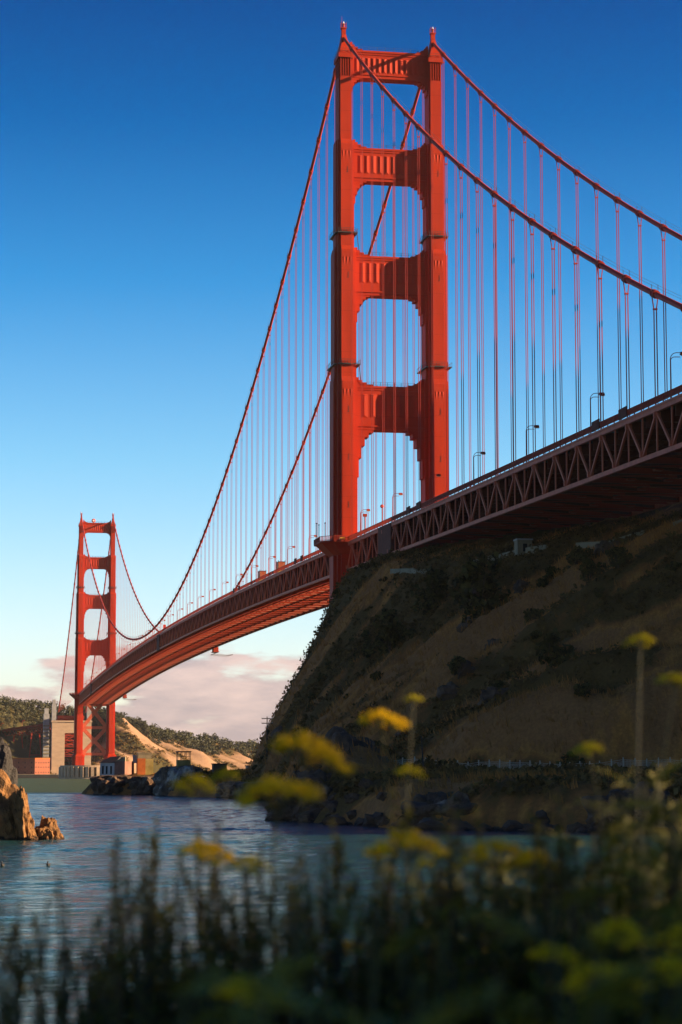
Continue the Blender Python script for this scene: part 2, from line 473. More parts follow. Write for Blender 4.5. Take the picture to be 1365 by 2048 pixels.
# ---------------------------------------------------------------- far shore: bluffs, woods
FX = [-900, -600, -420, -300, -200, -120, -60, -20, 20, 70, 120, 420]
FC = [-2700, -2350, -2120, -1960, -1810, -1700, -1660, -1645, -1610, -1545, -1528, -1500]
FH = [20, 22, 26, 30, 34, 47, 66, 72, 74, 76, 78, 80]
def far_land(X, Y):
    yc = np.interp(X, FX, FC) + 10 * fbm(X / 60, Y / 200, 51, 3)
    hh = np.interp(X + 0.25 * (Y + 1800), FX, FH) * (1 + 0.10 * fbm(X / 90, Y / 90, 52, 3))
    d = yc - Y
    west = sstep(10, -50, X)
    s = np.clip(d / (150 + 190 * (1 - west)), 0, 1)
    prof = west * (0.15 * sstep(0, .06, s) + 0.85 * np.power(s, 0.85)) + (1 - west) * (0.06 * sstep(0, .04, s) + .18 * sstep(.32, .42, s) + 0.76 * sstep(.45, 1.0, s))
    z = np.where(d > 0, hh * prof, np.clip(d * .3, -5, 0))
    gul = fbm((X - 0.55 * d) / 26, d / 130, 53, 4)
    z = z + np.clip(d, 0, 40) / 40 * (15 * gul * west + 5.0 * fbm(X / 22, Y / 22, 54, 4) + 0.6 * gul) + np.clip(d - 150, 0, 600) * 0.012
    return z
def far_cover(X, Y, Z):
    yc = np.interp(X, FX, FC)
    d = yc - Y
    west = sstep(10, -60, X)
    streak = fbm((X - 0.55 * d) / 22, d / 120, 53, 4)
    bluff = sstep(150, 95, d + 70 * fbm(X / 45, Y / 45, 56, 4)) * west
    c = 0.85 - 0.55 * bluff + 0.8 * fbm((X - 0.55 * d) / 7, d / 50, 59, 4) * west + (1.15 * streak + 0.7 * fbm(X / 24, Y / 24, 58, 4)) * (0.35 + 0.65 * west)
    c = c - (1 - west) * 0.5 * sstep(70, 20, d) * sstep(0, 10, d)
    return np.clip(c, 0, 1)
M['far_slope'] = slope_material('bluff_slope', (0.24, 0.15, 0.085), (0.14, 0.085, 0.04), (0.060, 0.050, 0.018), (0.30, 0.19, 0.115))
far = grid_mesh('far_shore_hills', np.arange(-900, 421, 6.0), np.arange(-2900, -1490, 6.0), far_land, M['far_slope'])
set_cover(far, far_cover)
def fgrounds(xs_, ys_):
    return far_land(np.asarray(xs_, float)[None, :], np.asarray(ys_, float)[None, :])[0]
dist = grid_mesh('distant_hills', np.arange(-1500, 601, 30.0), np.arange(-5200, -4199, 50.0),
                 lambda X, Y: (62 + 26 * fbm(X / 260, Y / 260, 61, 4)) * sstep(-4200, -4450, Y) - 1, M['far_slope'])
set_cover(dist, lambda X, Y, Z: 0.6 + 0.3 * fbm(X / 100, Y / 100, 62, 4))

# ---------------------------------------------------------------- bay water
def water_material():
    m = bpy.data.materials.new('bay_water')
    m.use_nodes = True
    t = m.node_tree
    b = t.nodes['Principled BSDF']
    co = N(t, 'ShaderNodeTexCoord')
    sp = N(t, 'ShaderNodeSeparateXYZ')
    t.links.new(co.outputs['Object'], sp.inputs[0])
    strait = N(t, 'ShaderNodeMapRange', inp={1: 20.0, 2: -60.0, 3: 0.0, 4: 1.0})
    t.links.new(sp.outputs[1], strait.inputs[0])
    c = mix(t, 'MIX', (0.014, 0.054, 0.056), (0.058, 0.082, 0.045), strait.outputs[0])
    t.links.new(c, b.inputs['Base Color'])
    b.inputs['IOR'].default_value = 1.333
    sl = N(t, 'ShaderNodeMapRange', inp={1: 20.0, 2: -60.0, 3: 0.32, 4: 0.02})
    t.links.new(sp.outputs[1], sl.inputs[0])
    t.links.new(sl.outputs[0], b.inputs['Specular IOR Level'])
    rr = N(t, 'ShaderNodeMapRange', inp={1: 20.0, 2: -60.0, 3: 0.12, 4: 0.5})
    t.links.new(sp.outputs[1], rr.inputs[0])
    t.links.new(rr.outputs[0], b.inputs['Roughness'])
    last = None
    for sc, st, di in ((0.055, (1.0, 2.6, 1), 1.2), (0.35, (1, 2.0, 1), 0.7), (1.4, (1, 1.6, 1), 0.30), (4.5, (1, 1.3, 1), 0.10)):
        mpn = N(t, 'ShaderNodeMapping')
        mpn.inputs['Scale'].default_value = st
        mpn.inputs['Rotation'].default_value = (0, 0, 0.18)
        t.links.new(co.outputs['Object'], mpn.inputs[0])
        no = N(t, 'ShaderNodeTexNoise', inp={'Scale': sc, 'Detail': 3.0, 'Roughness': 0.55})
        t.links.new(mpn.outputs[0], no.inputs['Vector'])
        bn = N(t, 'ShaderNodeBump', inp={'Strength': 1.0, 'Distance': di})
        t.links.new(no.outputs[0], bn.inputs['Height'])
        if last: t.links.new(last.outputs[0], bn.inputs['Normal'])
        last = bn
    t.links.new(last.outputs[0], b.inputs['Normal'])
    return m
M['water'] = water_material()
def waves(X, Y):
    m = sstep(-30, 10, Y) * sstep(600, 590, Y) * sstep(20, 40, X) * sstep(170, 155, X)
    gust = 0.45 + 1.0 * np.clip(fbm(X / 60, Y / 13, 95, 3) + .35, 0, 1)
    z = 0.18 * fbm(X / 4.2 + Y / 30, Y / 3.0, 91, 4, .62) + 0.08 * fbm(X / 1.5, Y / 1.2, 93, 3) + 0.10 * fbm(X / 16, Y / 9, 94, 2)
    return z * m * gust
w = grid_mesh('water', np.concatenate([[-8000, -3000, -1200, -300, -60], np.arange(0, 175, 0.7), [300, 1200, 3000, 8000]]),
              np.concatenate([[-8000, -5000, -3000, -1200, -400, -120], np.arange(-32, 602, 0.8), [700, 1200, 3000]]), waves, M['water'])
# the bank the plants grow on, falling away in front of the camera
bank = grid_mesh('shore_bank', np.arange(90, 170, 1.0), np.arange(600, 680, 0.8),
                 lambda X, Y: -1.5 + 6.15 * sstep(604, 622, Y - 0.18 * (X - 127)) + 0.25 * fbm(X / 3, Y / 3, 71, 4), M['slope'])
set_cover(bank, near_cover)

# sea air: one even pale volume round the whole place
hz = MB().box(-8200, 8200, -8200, 3100, -7, 236).build('haze', bpy.data.materials.new('haze'))
hz['kind'] = 'stuff'
hm = hz.data.materials[0]
hm.use_nodes = True
hm.node_tree.nodes.clear()
ho_ = N(hm.node_tree, 'ShaderNodeOutputMaterial')
hv = N(hm.node_tree, 'ShaderNodeVolumePrincipled')
hv.inputs['Color'].default_value = (0.86, 0.90, 0.95, 1)
hv.inputs['Density'].default_value = 0.000015
hv.inputs['Anisotropy'].default_value = 0.2
hm.node_tree.links.new(hv.outputs[0], ho_.inputs['Volume'])

# ---------------------------------------------------------------- suspension bridge
bridge = tag(empty('suspension_bridge'), 'long orange suspension bridge crossing the strait on two tall stepped towers', 'bridge')
HX = 13.7
SPAN, SIDE, PANEL = 1280.0, 343.0, 7.62
def rail_z(y):
    if y >= 0:
        return 73.7 - 0.0225 * y
    if y <= -SPAN:
        return 73.4 - 0.018 * (-SPAN - y)
    t = -y / SPAN
    return 73.7 + 8.2 * (1 - (1 - 2 * t) ** 2) - .3 * t
def cable_z(y):
    if y > 0:
        t = y / SIDE
        return 225 + (64.65 - 225) * t - 43.9 * t * (1 - t)
    if y < -SPAN:
        t = (-SPAN - y) / SIDE
        return 225 + (66.0 - 225) * t - 43.9 * t * (1 - t)
    t = -y / SPAN
    return 225 + (84.4 - 225) * (1 - (2 * t - 1) ** 2)
bar_steel = unit_bar('steel')
bar_truss = unit_bar('truss_steel')

def cross_plan(rects):
    """outline of a stepped, cross-shaped shaft; rects = (half x, half y), narrow-long first"""
    r = sorted(rects)
    q = []
    for i, (hx, hy) in enumerate(r):
        q.append((hx, hy))
        if i + 1 < len(r):
            q.append((hx, r[i + 1][1]))
    pts = q + [(x, -y) for x, y in reversed(q)] + [(-x, -y) for x, y in q] + [(-x, y) for x, y in reversed(q)]
    return pts
LEVELS = [  # top z, bottom z, plan
    (219.0, 192.5, [(1.62, 3.8), (1.95, 3.0)]),
    (192.5, 160.0, [(1.66, 4.9), (2.42, 3.6), (2.75, 2.3)]),
    (160.0, 120.8, [(1.70, 6.0), (2.50, 4.7), (3.30, 3.0)]),
    (120.8, None, [(1.74, 6.5), (2.60, 5.1), (3.60, 3.1)]),
]
STRUTS = [  # top z, bottom z, half thickness, corbel reach, corbel drop, flute top, flute bottom
    (220.6, 212.2, 2.0, 3.6, 4.2, 218.4, 213.8, 13),
    (190.6, 180.6, 2.1, 4.0, 6.8, 188.4, 182.8, 10),
    (157.8, 146.0, 2.2, 4.3, 8.0, 155.8, 149.6, 9),
    (118.8, 105.8, 2.3, 5.0, 14.0, 116.4, 109.4, 7),
]
def build_tower(y0, base, label, south):
    tw = tag(empty('tower', (0, y0, 0), parent=bridge), label)
    for sx in (-1, 1):
        lg = MB()
        cx = sx * HX
        for i, (zt, zb, plan) in enumerate(LEVELS):
            zb = base if zb is None else zb
            zt2 = 212.0 if i == 0 else zt
            P = [(cx + x, y) for x, y in cross_plan(plan)]
            if i:                                  # sloped ledge where a stage narrows
                up = cross_plan(LEVELS[i - 1][2])
                a = cross_plan(plan)
                if len(up) != len(a):
                    up = [(x * .93, y * .86) for x, y in a]
                lg.prism(P, zb, zt - 1.5)
                lg.prism(P, zt - 1.5, zt, [(cx + x, y) for x, y in [(p[0] * .5 + q[0] * .5, p[1] * .4 + q[1] * .6) for p, q in zip(a, up)]])
            else:
                lg.prism(P, zb, zt2)
                core = [(cx + x, y) for x, y in [(-1.5, -2.9), (1.5, -2.9), (1.5, 2.9), (-1.5, 2.9)]]
                lg.prism(core, zt2, 219.0)
        leg = lg.build('leg', 'paint', tw)
        # pilaster capital under the cable saddle
        cp = MB()
        for sy in (-1, 1):
            for k in range(5):
                x = cx - 1.45 + 2.9 * k / 4
                cp.box(x - .13, x + .13, sy * 2.9, sy * 3.85, 212.0, 217.6)
        for k in range(6):
            y = -2.6 + 5.2 * k / 5
            for q in (-1, 1):
                cp.box(cx + q * 1.5, cx + q * 1.95, y - .14, y + .14, 212.0, 217.6)
        cp.box(cx - 2.25, cx + 2.25, -4.2, 4.2, 217.6, 219.0)
        cp.build('capital', 'paint', tw)
        sad = MB()
        sad.prism([(cx - 1.9, -3.9), (cx + 1.9, -3.9), (cx + 1.9, 3.9), (cx - 1.9, 3.9)], 219.0, 222.6, [(cx - 1.0, -2.6), (cx + 1.0, -2.6), (cx + 1.0, 2.6), (cx - 1.0, 2.6)])
        sad.prism([(cx - 1.0, -2.6), (cx + 1.0, -2.6), (cx + 1.0, 2.6), (cx - 1.0, 2.6)], 222.6, 225.7, [(cx - .62, -.8), (cx + .62, -.8), (cx + .62, .8), (cx - .62, .8)])
        sad.build('cable_saddle_housing', 'paint', tw)
        fin = MB()
        fin.box(cx - .62, cx + .62, -.62, .62, 225.7, 227.6)
        fin.box(cx - .85, cx + .85, -.85, .85, 227.6, 227.9)
        fin.build('finial', 'paint', tw)
        bc = MB()
        for px in (-.75, .75):
            for py in (-.75, .75):
                bc.box(cx + px - .06, cx + px + .06, py - .06, py + .06, 227.9, 229.6)
        bc.box(cx - .82, cx + .82, -.8, -.7, 229.0, 229.1); bc.box(cx - .82, cx + .82, .7, .8, 229.0, 229.1)
        bc.box(cx - .8, cx - .7, -.7, .7, 229.2, 229.3); bc.box(cx + .7, cx + .8, -.7, .7, 229.2, 229.3)
        bc.tube([(cx, 0, 227.9), (cx, 0, 229.3)], .32, 8)
        bc.tube([(cx + .5, 0, 227.9), (cx + .5, 0, 231.5 if sx > 0 else 229.8)], .05, 5)
        bc.build('aircraft_beacon', 'steel', tw)
        MB().tube([(cx, 0, 229.3), (cx, 0, 229.9)], [.3, .15], 8).build('beacon_light', 'white_paint', tw)
        rl = MB()
        for zz in (219.6, 220.3):
            for sy in (-1, 1):
                rl.beam((cx - 2.2, sy * 4.15, zz), (cx + 2.2, sy * 4.15, zz), .07, .07)
            for q in (-1, 1):
                rl.beam((cx + q * 2.2, -4.1, zz), (cx + q * 2.2, 4.1, zz), .07, .07)
        for px in (-2.2, 0, 2.2):
            for sy in (-1, 1):
                rl.box(cx + px - .04, cx + px + .04, sy * 4.15 - .04, sy * 4.15 + .04, 219.0, 220.35)
        rl.build('top_railing', 'dark_metal', tw)
        # walkways round the shaft
        for zz, a, b in ((163.9, 2.7, 5.1), (124.4, 3.3, 6.2)):
            wk = MB()
            for sy in (-1, 1):
                wk.box(cx - 2.6, cx + 2.6, sy * b - .45, sy * b + .45, zz, zz + .35)
                for k in range(7):
                    x = cx - 2.5 + 5.0 * k / 6
                    wk.box(x - .04, x + .04, sy * (b + .4) - .04, sy * (b + .4) + .04, zz + .35, zz + 1.5)
                wk.box(cx - 2.6, cx + 2.6, sy * (b + .4) - .04, sy * (b + .4) + .04, zz + .9, zz + 1.0)
                wk.box(cx - 2.6, cx + 2.6, sy * (b + .4) - .04, sy * (b + .4) + .04, zz + 1.42, zz + 1.52)
            for q in (-1, 1):
                wk.box(cx + q * (a + .2) - .45, cx + q * (a + .2) + .45, -b + .45, b - .45, zz - .02, zz + .33)
                wk.box(cx + q * (a + .6) - .04, cx + q * (a + .6) + .04, -b, b, zz + 1.4, zz + 1.5)
                for k in range(6):
                    y = -b + 2 * b * k / 5
                    wk.box(cx + q * (a + .6) - .045, cx + q * (a + .6) + .045, y - .045, y + .045, zz, zz + 1.38)
            wk.build('maintenance_walkway', 'dark_metal', tw)
            ld = MB()
            q = -sx
            xa, xb = cx + q * (a + .9), cx + q * (a + 1.7)
            for dy in (-.3, .3):
                ld.beam((xa, 2 + dy, zz + 1.4), (xb, 2 + dy, zz - 6), .09, .09)
            for k in range(12):
                f = (k + .5) / 12
                ld.beam((xa + (xb - xa) * f, 1.7, zz + 1.2 - 7 * f), (xa + (xb - xa) * f, 2.3, zz + 1.2 - 7 * f), .07, .07)
            ld.build('ladder', 'dark_metal', tw)
        # hatches and chevron reliefs on the north and south faces
        ht = MB()
        for zz, yy in ((184, 4.9), (152, 6.0), (112, 6.5), (98, 6.5), (84, 6.5)):
            for sy in (-1, 1):
                ht.box(cx - .42, cx - .30, sy * yy - .06, sy * yy + .06, zz - 1.6, zz)
                ht.box(cx - .42, cx - .02, sy * yy - .06, sy * yy + .06, zz - 1.75, zz - 1.603)
        tag(ht.build('rung_ladder', 'dark_metal', tw), kind='stuff')
        for zz, yy in ((188.8, 4.9), (156.4, 6.0), (117.0, 6.5)):
            for k in range(3):
                for sy in (-1, 1):
                    x = cx - 1.0 + k * 1.0
                    y1 = sy * (yy + .12)
                    cv = MB().add([(x - .45, sy * yy, zz), (x + .45, sy * yy, zz), (x, sy * yy, zz - 2.6), (x, y1, zz)], [(0, 1, 3), (0, 3, 2), (3, 1, 2)])
                    cv.build('chevron_relief', 'paint', tw)
        # lookout round the leg at deck level
        zr = rail_z(y0)
        A, B_ = 6.9, 9.4
        o8 = [(cx + sx * 1.0 + x, y) for x, y in [(-A, -B_ + 4), (-A + 3.4, -B_), (A - 3.4, -B_), (A, -B_ + 4), (A, B_ - 4), (A - 3.4, B_), (-A + 3.4, B_), (-A, B_ - 4)]]
        core = [(cx + x * .52, y * .68) for x, y in [(-A, -B_ + 4), (-A + 3.4, -B_), (A - 3.4, -B_), (A, -B_ + 4), (A, B_ - 4), (A - 3.4, B_), (-A + 3.4, B_), (-A, B_ - 4)]]
        pl = MB().prism(o8, zr - 1.75, zr - 1.3)
        pl.prism(core, zr - 5.2, zr - 1.76, [(cx + sx + (x - cx - sx) * .93, y * .93) for x, y in o8])
        pl.build('tower_lookout', 'steel', tw)
        pr = MB()
        for (xa, ya), (xb, yb) in zip(o8, o8[1:] + o8[:1]):
            if min(abs(ya), abs(yb)) > B_ - .1 or (xa - cx) * sx > 0 or (xb - cx) * sx > 0:
                n = max(2, int(math.hypot(xb - xa, yb - ya) / .3))
                for k in range(n):
                    x, y = xa + (xb - xa) * k / n, ya + (yb - ya) * k / n
                    pr.box(x - .05, x + .05, y - .05, y + .05, zr - 1.3, zr - .08)
                pr.beam((xa, ya, zr), (xb, yb, zr), .14, .12)
                pr.beam((xa, ya, zr - 1.1), (xb, yb, zr - 1.1), .1, .1)
        pr.build('lookout_railing', 'steel', tw)
        if south:
            pd = MB()
            pd.prism([(cx + x, y) for x, y in cross_plan([(2.7, 8.0), (4.0, 6.2), (5.2, 4.2)])], 11.6, 19.5)
            pd.prism([(cx + x, y) for x, y in cross_plan([(2.7, 8.0), (4.0, 6.2), (5.2, 4.2)])], 19.5, 21.5, [(cx + x, y) for x, y in cross_plan([(1.74, 6.5), (2.60, 5.1), (3.60, 3.1)])])
            pd.build('leg_pedestal', 'paint', tw)
    # portal struts, fluted, with stepped corbels
    for i, (zt, zb, th, reach, drop, ft, fb, nf) in enumerate(STRUTS):
        plan = LEVELS[i][2]
        inner = HX - max(p[0] for p in plan) + .15
        st = MB()
        st.box(-inner, inner, -th, th, zb, zt - .6)
        st.box(-inner, inner, -th - .35, th + .35, zt - .6, zt)
        st.box(-inner, inner, -th - .18, th + .18, zt - 1.25, zt - .603)
        st.box(-inner, inner, -th - .22, th + .22, zb + .9, zb + 1.3)
        for fx, fz in ((1.0, .06), (.74, .16), (.50, .34), (.30, .60), (.15, 1.0)):
            for q in (-1, 1):
                x1 = q * inner
                x0 = q * (inner - reach * fx)
                k = th * (0.96 - 0.10 * fz)
                st.box(min(x0, x1), max(x0, x1), -k, k, zb - drop * fz, zb - (0 if fz < .1 else drop * {.16: .06, .34: .16, .60: .34, 1.0: .60}[fz]))
        for fx, fz in ((1.0, .5), (.62, 1.1), (.34, 1.8), (.16, 2.6)):
            for q in (-1, 1):
                x1 = q * inner
                x0 = q * (inner - reach * fx)
                k = th * (1.0 - .06 * fz)
                lo = {.5: 0, 1.1: .5, 1.8: 1.1, 2.6: 1.8}[fz]
                st.box(min(x0, x1), max(x0, x1), -k, k, zt + lo, zt + fz)
        st.build('portal_strut', 'paint', tw)
        # faceted flutes
        wdt = 2 * inner - 2.0
        pit = wdt / nf
        for k in range(nf):
            xm = -wdt / 2 + (k + .5) * pit
            for sy in (-1, 1):
                fl = MB()
                y0_ = sy * th
                y1_ = sy * (th + .20)
                a, b = xm - pit * .40, xm + pit * .40
                tz = .7
                fl.add([(a, y0_, fb), (xm, y1_, fb + tz), (b, y0_, fb), (a, y0_, ft), (xm, y1_, ft - tz * .4), (b, y0_, ft)],
                       [(0, 1, 4, 3), (1, 2, 5, 4), (0, 2, 1), (3, 4, 5)])
                fl.build('flute', 'paint', tw)
        rr = MB()
        for sy in (-1, 1):
            for zz in (zt + .6, zt + 1.15):
                rr.beam((-inner + 3, sy * (th + .2), zz), (inner - 3, sy * (th + .2), zz), .06, .06)
            for k in range(8):
                x = -inner + 3 + (2 * inner - 6) * k / 7
                rr.box(x - .05, x + .05, sy * (th + .2) - .05, sy * (th + .2) + .05, zt, zt + 1.12)
        rr.build('strut_railing', 'dark_metal', tw)
    # bracing below the deck
    xb = MB()
    xi = HX - 3.2
    zt_, zm, zl = (66.0, 43.7, 21.2) if south else (63.0, 56.0, 50.0)
    if south:
        for sy in (-2.2, 2.2):
            for za, zb in ((zl, zm), (zm, 70.0)):
                xb.beam((-xi, sy, za), (xi, sy, zb), 2.9, 1.3, (0, 1, 0))
                xb.beam((-xi, sy + .03, zb), (xi, sy + .03, za), 2.9, 1.3, (0, 1, 0))
                mz = (za + zb) / 2
                xb.extrude_y([(-2.0, mz - 2.6), (2.0, mz - 2.6), (2.0, mz + 2.6), (-2.0, mz + 2.6)], sy - .72, sy + .72)
            for zz in (zl, zm):
                xb.beam((-xi, sy, zz), (xi, sy, zz), 2.3, 1.4, (0, 1, 0))
                for q in (-1, 1):
                    xb.extrude_y([(q * xi, zz - 4), (q * (xi - 2.6), zz - 2), (q * (xi - 2.6), zz + 2), (q * xi, zz + 4)][::q], sy - .75, sy + .75)
        xb.build('cross_bracing', 'truss_steel', tw)
    return tw
north_tower = build_tower(0.0, 3.0, 'nearer tower rising from behind the dark headland', False)
south_tower = build_tower(-SPAN, 11.6, 'farther tower standing on its concrete pier in the water', True)
# pale upright strip down the outer edge of the near leg below the deck
MB().box(HX + 2.3, HX + 2.75, -7.6, -6.9, 30, 64.5).build('pale_strip', 'galv', north_tower)

# main cables, bands, hand ropes, suspenders
hang_n = [13.94 + 15.24 * k for k in range(0, 21)]
hang_m = [-13.94 - 15.24 * k for k in range(0, 83)]
hang_s = [-SPAN - 13.94 - 15.24 * k for k in range(0, 21)]
band_me = MB().tube([(0, 0, -.75), (0, 0, .75)], .62, 10).tube([(0, 0, -.85), (0, 0, -.45)], .72, 10).tube([(0, 0, .45), (0, 0, .85)], .72, 10).build('cable_band', 'cable')
first_band = True
for sx in (1, -1):
    ys_ = [SIDE - SIDE * k / 40 for k in range(40)] + [-SPAN * k / 150 for k in range(151)] + [-SPAN - SIDE * k / 40 for k in range(1, 41)]
    cb = MB().tube([(sx * HX, y, cable_z(y)) for y in ys_], .50, 12).build('main_cable', 'cable', bridge, smooth=True)
    hr = MB()
    for q in (-.55, .55):
        hr.tube([(sx * HX + q, y, cable_z(y) + 1.5) for y in ys_], .03, 3, False)
    allh = hang_n + hang_m + hang_s
    for y in allh:
        for q in (-.55, .55):
            hr.box(sx * HX + q - .04, sx * HX + q + .04, y - .04, y + .04, cable_z(y) + .5, cable_z(y) + 1.6)
    hr.build('hand_rope', 'dark_metal', cb)
    for y in allh:
        if first_band:
            o = band_me; first_band = False
            o.parent = cb
        else:
            o = band_me.copy(); o.parent = cb; COL.objects.link(o)
        dz = (cable_z(y - .5) - cable_z(y + .5))
        v = Vector((0, -1, dz)).normalized()
        o.matrix_local = Matrix.Translation((sx * HX, y, cable_z(y))) @ v.to_track_quat('Z', 'X').to_matrix().to_4x4()
    for y in allh:
        zt, zb = cable_z(y) - .55, rail_z(y) - 1.9
        if zt - zb < 2.5: continue
        s = MB()
        drop = min(2.0, (zt - zb) * .4)
        for qx in (-.22, .22):
            for qy in (-.13, .13):
                s.beam((sx * HX + qx, y + qy, zb), (sx * HX + qx, y + qy, zt - drop), .085, .085)
                s.beam((sx * HX + qx, y + qy, zt - drop), (sx * HX + qx * 2.3, y + qy, zt), .085, .085)
        s.box(sx * HX - .36, sx * HX + .36, y - .2, y + .2, zt - drop - .12, zt - drop + .12)
        s.build('suspender', 'cable', bridge)

# deck: roadway, floor beams, stringers
Y1, Y0 = SIDE + 90, -SPAN - SIDE
nodes = [Y1 - PANEL * k + (13.94 + 15.24 * 27 - Y1) - 15.24 for k in range(0, 226)]
nodes = [y for y in nodes if Y0 <= y <= Y1]
deck = MB()
for a, b in zip(nodes[:-1], nodes[1:]):
    za, zb = rail_z(a), rail_z(b)
    vs = []
    for (y, z) in ((a, za), (b, zb)):
        vs += [(-13.4, y, z - 2.0), (13.4, y, z - 2.0), (13.4, y, z - 1.62), (-13.4, y, z - 1.62)]
    deck.add(vs, [(0, 1, 5, 4), (1, 2, 6, 5), (2, 3, 7, 6), (3, 0, 4, 7)])
deck_o = deck.build('deck', 'asphalt', bridge)
sw = MB()
for a, b in zip(nodes[:-1], nodes[1:]):
    for q in (-1, 1):
        xa, xb = sorted((q * 10.6, q * 13.9))
        za, zb = rail_z(a), rail_z(b)
        sw.add([(xa, a, za - 1.6), (xb, a, za - 1.6), (xb, a, za - 1.36), (xa, a, za - 1.36), (xa, b, zb - 1.6), (xb, b, zb - 1.6), (xb, b, zb - 1.36), (xa, b, zb - 1.36)],
               [(0, 1, 5, 4), (1, 2, 6, 5), (2, 3, 7, 6), (3, 0, 4, 7)])
sw.build('sidewalk', 'grey_concrete', deck_o)
fbm_me = MB()
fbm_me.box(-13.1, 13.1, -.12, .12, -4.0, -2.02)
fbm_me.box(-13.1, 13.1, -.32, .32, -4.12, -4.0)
fb0 = fbm_me.build('floor_beam', 'shaded_steel', deck_o)
NEARY = -470.0
near_nodes = [y for y in nodes if y > NEARY]
far_nodes = [y for y in nodes if y <= NEARY]
fb0.location = (0, near_nodes[0], rail_z(near_nodes[0]))
for y in near_nodes[1:]:
    inst(fb0, 'floor_beam', deck_o, loc=(0, y, rail_z(y)))
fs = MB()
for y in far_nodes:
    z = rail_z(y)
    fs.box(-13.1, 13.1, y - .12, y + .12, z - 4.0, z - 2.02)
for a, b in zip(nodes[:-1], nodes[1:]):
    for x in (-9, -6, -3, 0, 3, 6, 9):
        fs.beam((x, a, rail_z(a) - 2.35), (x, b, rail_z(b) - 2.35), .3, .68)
tag(fs.build('floor_framing', 'shaded_steel', deck_o), kind='stuff')

def z_top(y): return rail_z(y) - 2.15
def z_bot(y): return rail_z(y) - 9.55
# stiffening trusses
for sx in (1, -1):
    X = sx * HX
    tr = empty('stiffening_truss', parent=bridge)
    tc_, bc_ = MB(), MB()
    pts_t = [(X, y, z_top(y)) for y in nodes]
    for a, b in zip(nodes[:-1], nodes[1:]):
        tc_.beam((X, a, z_top(a)), (X, b, z_top(b)), .55, .75)
        bc_.beam((X, a, z_bot(a)), (X, b, z_bot(b)), .6, .8)
        tc_.beam((X + sx * .35, a, rail_z(a) - 1.62), (X + sx * .35, b, rail_z(b) - 1.62), .12, .34)
    tc_.build('top_chord', 'truss_steel', tr)
    bc_.build('bottom_chord', 'truss_steel', tr)
    stuff = MB()
    for i, y in enumerate(nodes):
        top_node = (round((y - 13.94) / PANEL) % 2 == 0)
        ind = sx > 0 and y > NEARY
        pa, pb = (X, y, z_bot(y) + .4), (X, y, z_top(y) - .37)
        if ind: inst(bar_truss, 'post', tr, pa, pb, .26, .26)
        else: stuff.beam(pa, pb, .26, .26)
        if i + 1 < len(nodes):
            y2 = nodes[i + 1]
            e = ((X, y, z_top(y) - .3), (X, y2, z_bot(y2) + .3)) if top_node else ((X, y, z_bot(y) + .3), (X, y2, z_top(y2) - .3))
            if ind: inst(bar_truss, 'diagonal', tr, *e, .44, .36)
            else: stuff.beam(*e, .44, .36)
        if top_node: g = ((X, y, z_top(y) - 1.25), (X, y, z_top(y) - .38))
        else: g = ((X, y, z_bot(y) + .41), (X, y, z_bot(y) + 1.35))
        if ind: inst(bar_truss, 'gusset_plate', tr, *g, .5, 1.15)
        else: stuff.beam(*g, .5, 1.15)
    tag(stuff.build('truss_web', 'truss_steel', tr), kind='stuff')
    # solid cover panels where spans are locked together
    for ya, yb in ((54.6, 71.4), (-556, -570), (-1112, -1124)):
        if sx > 0:
            za, zb = rail_z(ya), rail_z(yb)
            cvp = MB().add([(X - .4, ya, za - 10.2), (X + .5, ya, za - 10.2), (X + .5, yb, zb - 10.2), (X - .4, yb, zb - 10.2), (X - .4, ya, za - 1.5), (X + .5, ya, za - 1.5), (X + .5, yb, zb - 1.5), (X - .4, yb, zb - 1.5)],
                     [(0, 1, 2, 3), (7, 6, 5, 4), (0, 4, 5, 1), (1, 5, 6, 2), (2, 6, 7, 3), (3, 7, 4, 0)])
            cvp.build('wind_lock_cover', 'shaded_steel', tr)
    # railing
    rp, pk = MB(), MB()
    xr = sx * 13.85
    for a, b in zip(nodes[:-1], nodes[1:]):
        rp.beam((xr, a, rail_z(a) - .05), (xr, b, rail_z(b) - .05), .16, .12)
        rp.beam((xr, a, rail_z(a) - 1.06), (xr, b, rail_z(b) - 1.06), .12, .1)
        for k in range(2):
            y = a + (b - a) * k / 2
            rp.box(xr - .09, xr + .09, y - .12, y + .12, rail_z(y) - 1.36, rail_z(y) + .02)
        n = 30 if (sx > 0) else 12
        for k in range(n):
            y = a + (b - a) * (k + .5) / n
            hw = .045 if sx > 0 else .06
            z = rail_z(y)
            x0, x1 = xr - .03, xr + .03
            pk.add([(x0, y - hw, z - 1.02), (x1, y - hw, z - 1.02), (x1, y - hw, z - .1), (x0, y - hw, z - .1), (x0, y + hw, z - 1.02), (x1, y + hw, z - 1.02), (x1, y + hw, z - .1), (x0, y + hw, z - .1)],
                   [(0, 1, 2, 3), (5, 4, 7, 6), (1, 5, 6, 2), (4, 0, 3, 7)])
    ro = rp.build('railing', 'steel', bridge)
    tag(pk.build('pickets', 'steel', ro), kind='stuff')
    # rail gaps: small belvedere niches that step up above the rail
    if sx > 0:
        for y in (105, 93, 271, 255, -75, -88, -230, -246):
            z = rail_z(y)
            MB().box(13.95, 14.15, y - 2.2, y + 2.2, z - 1.25, z + .55).build('niche_panel', 'shaded_steel', ro)

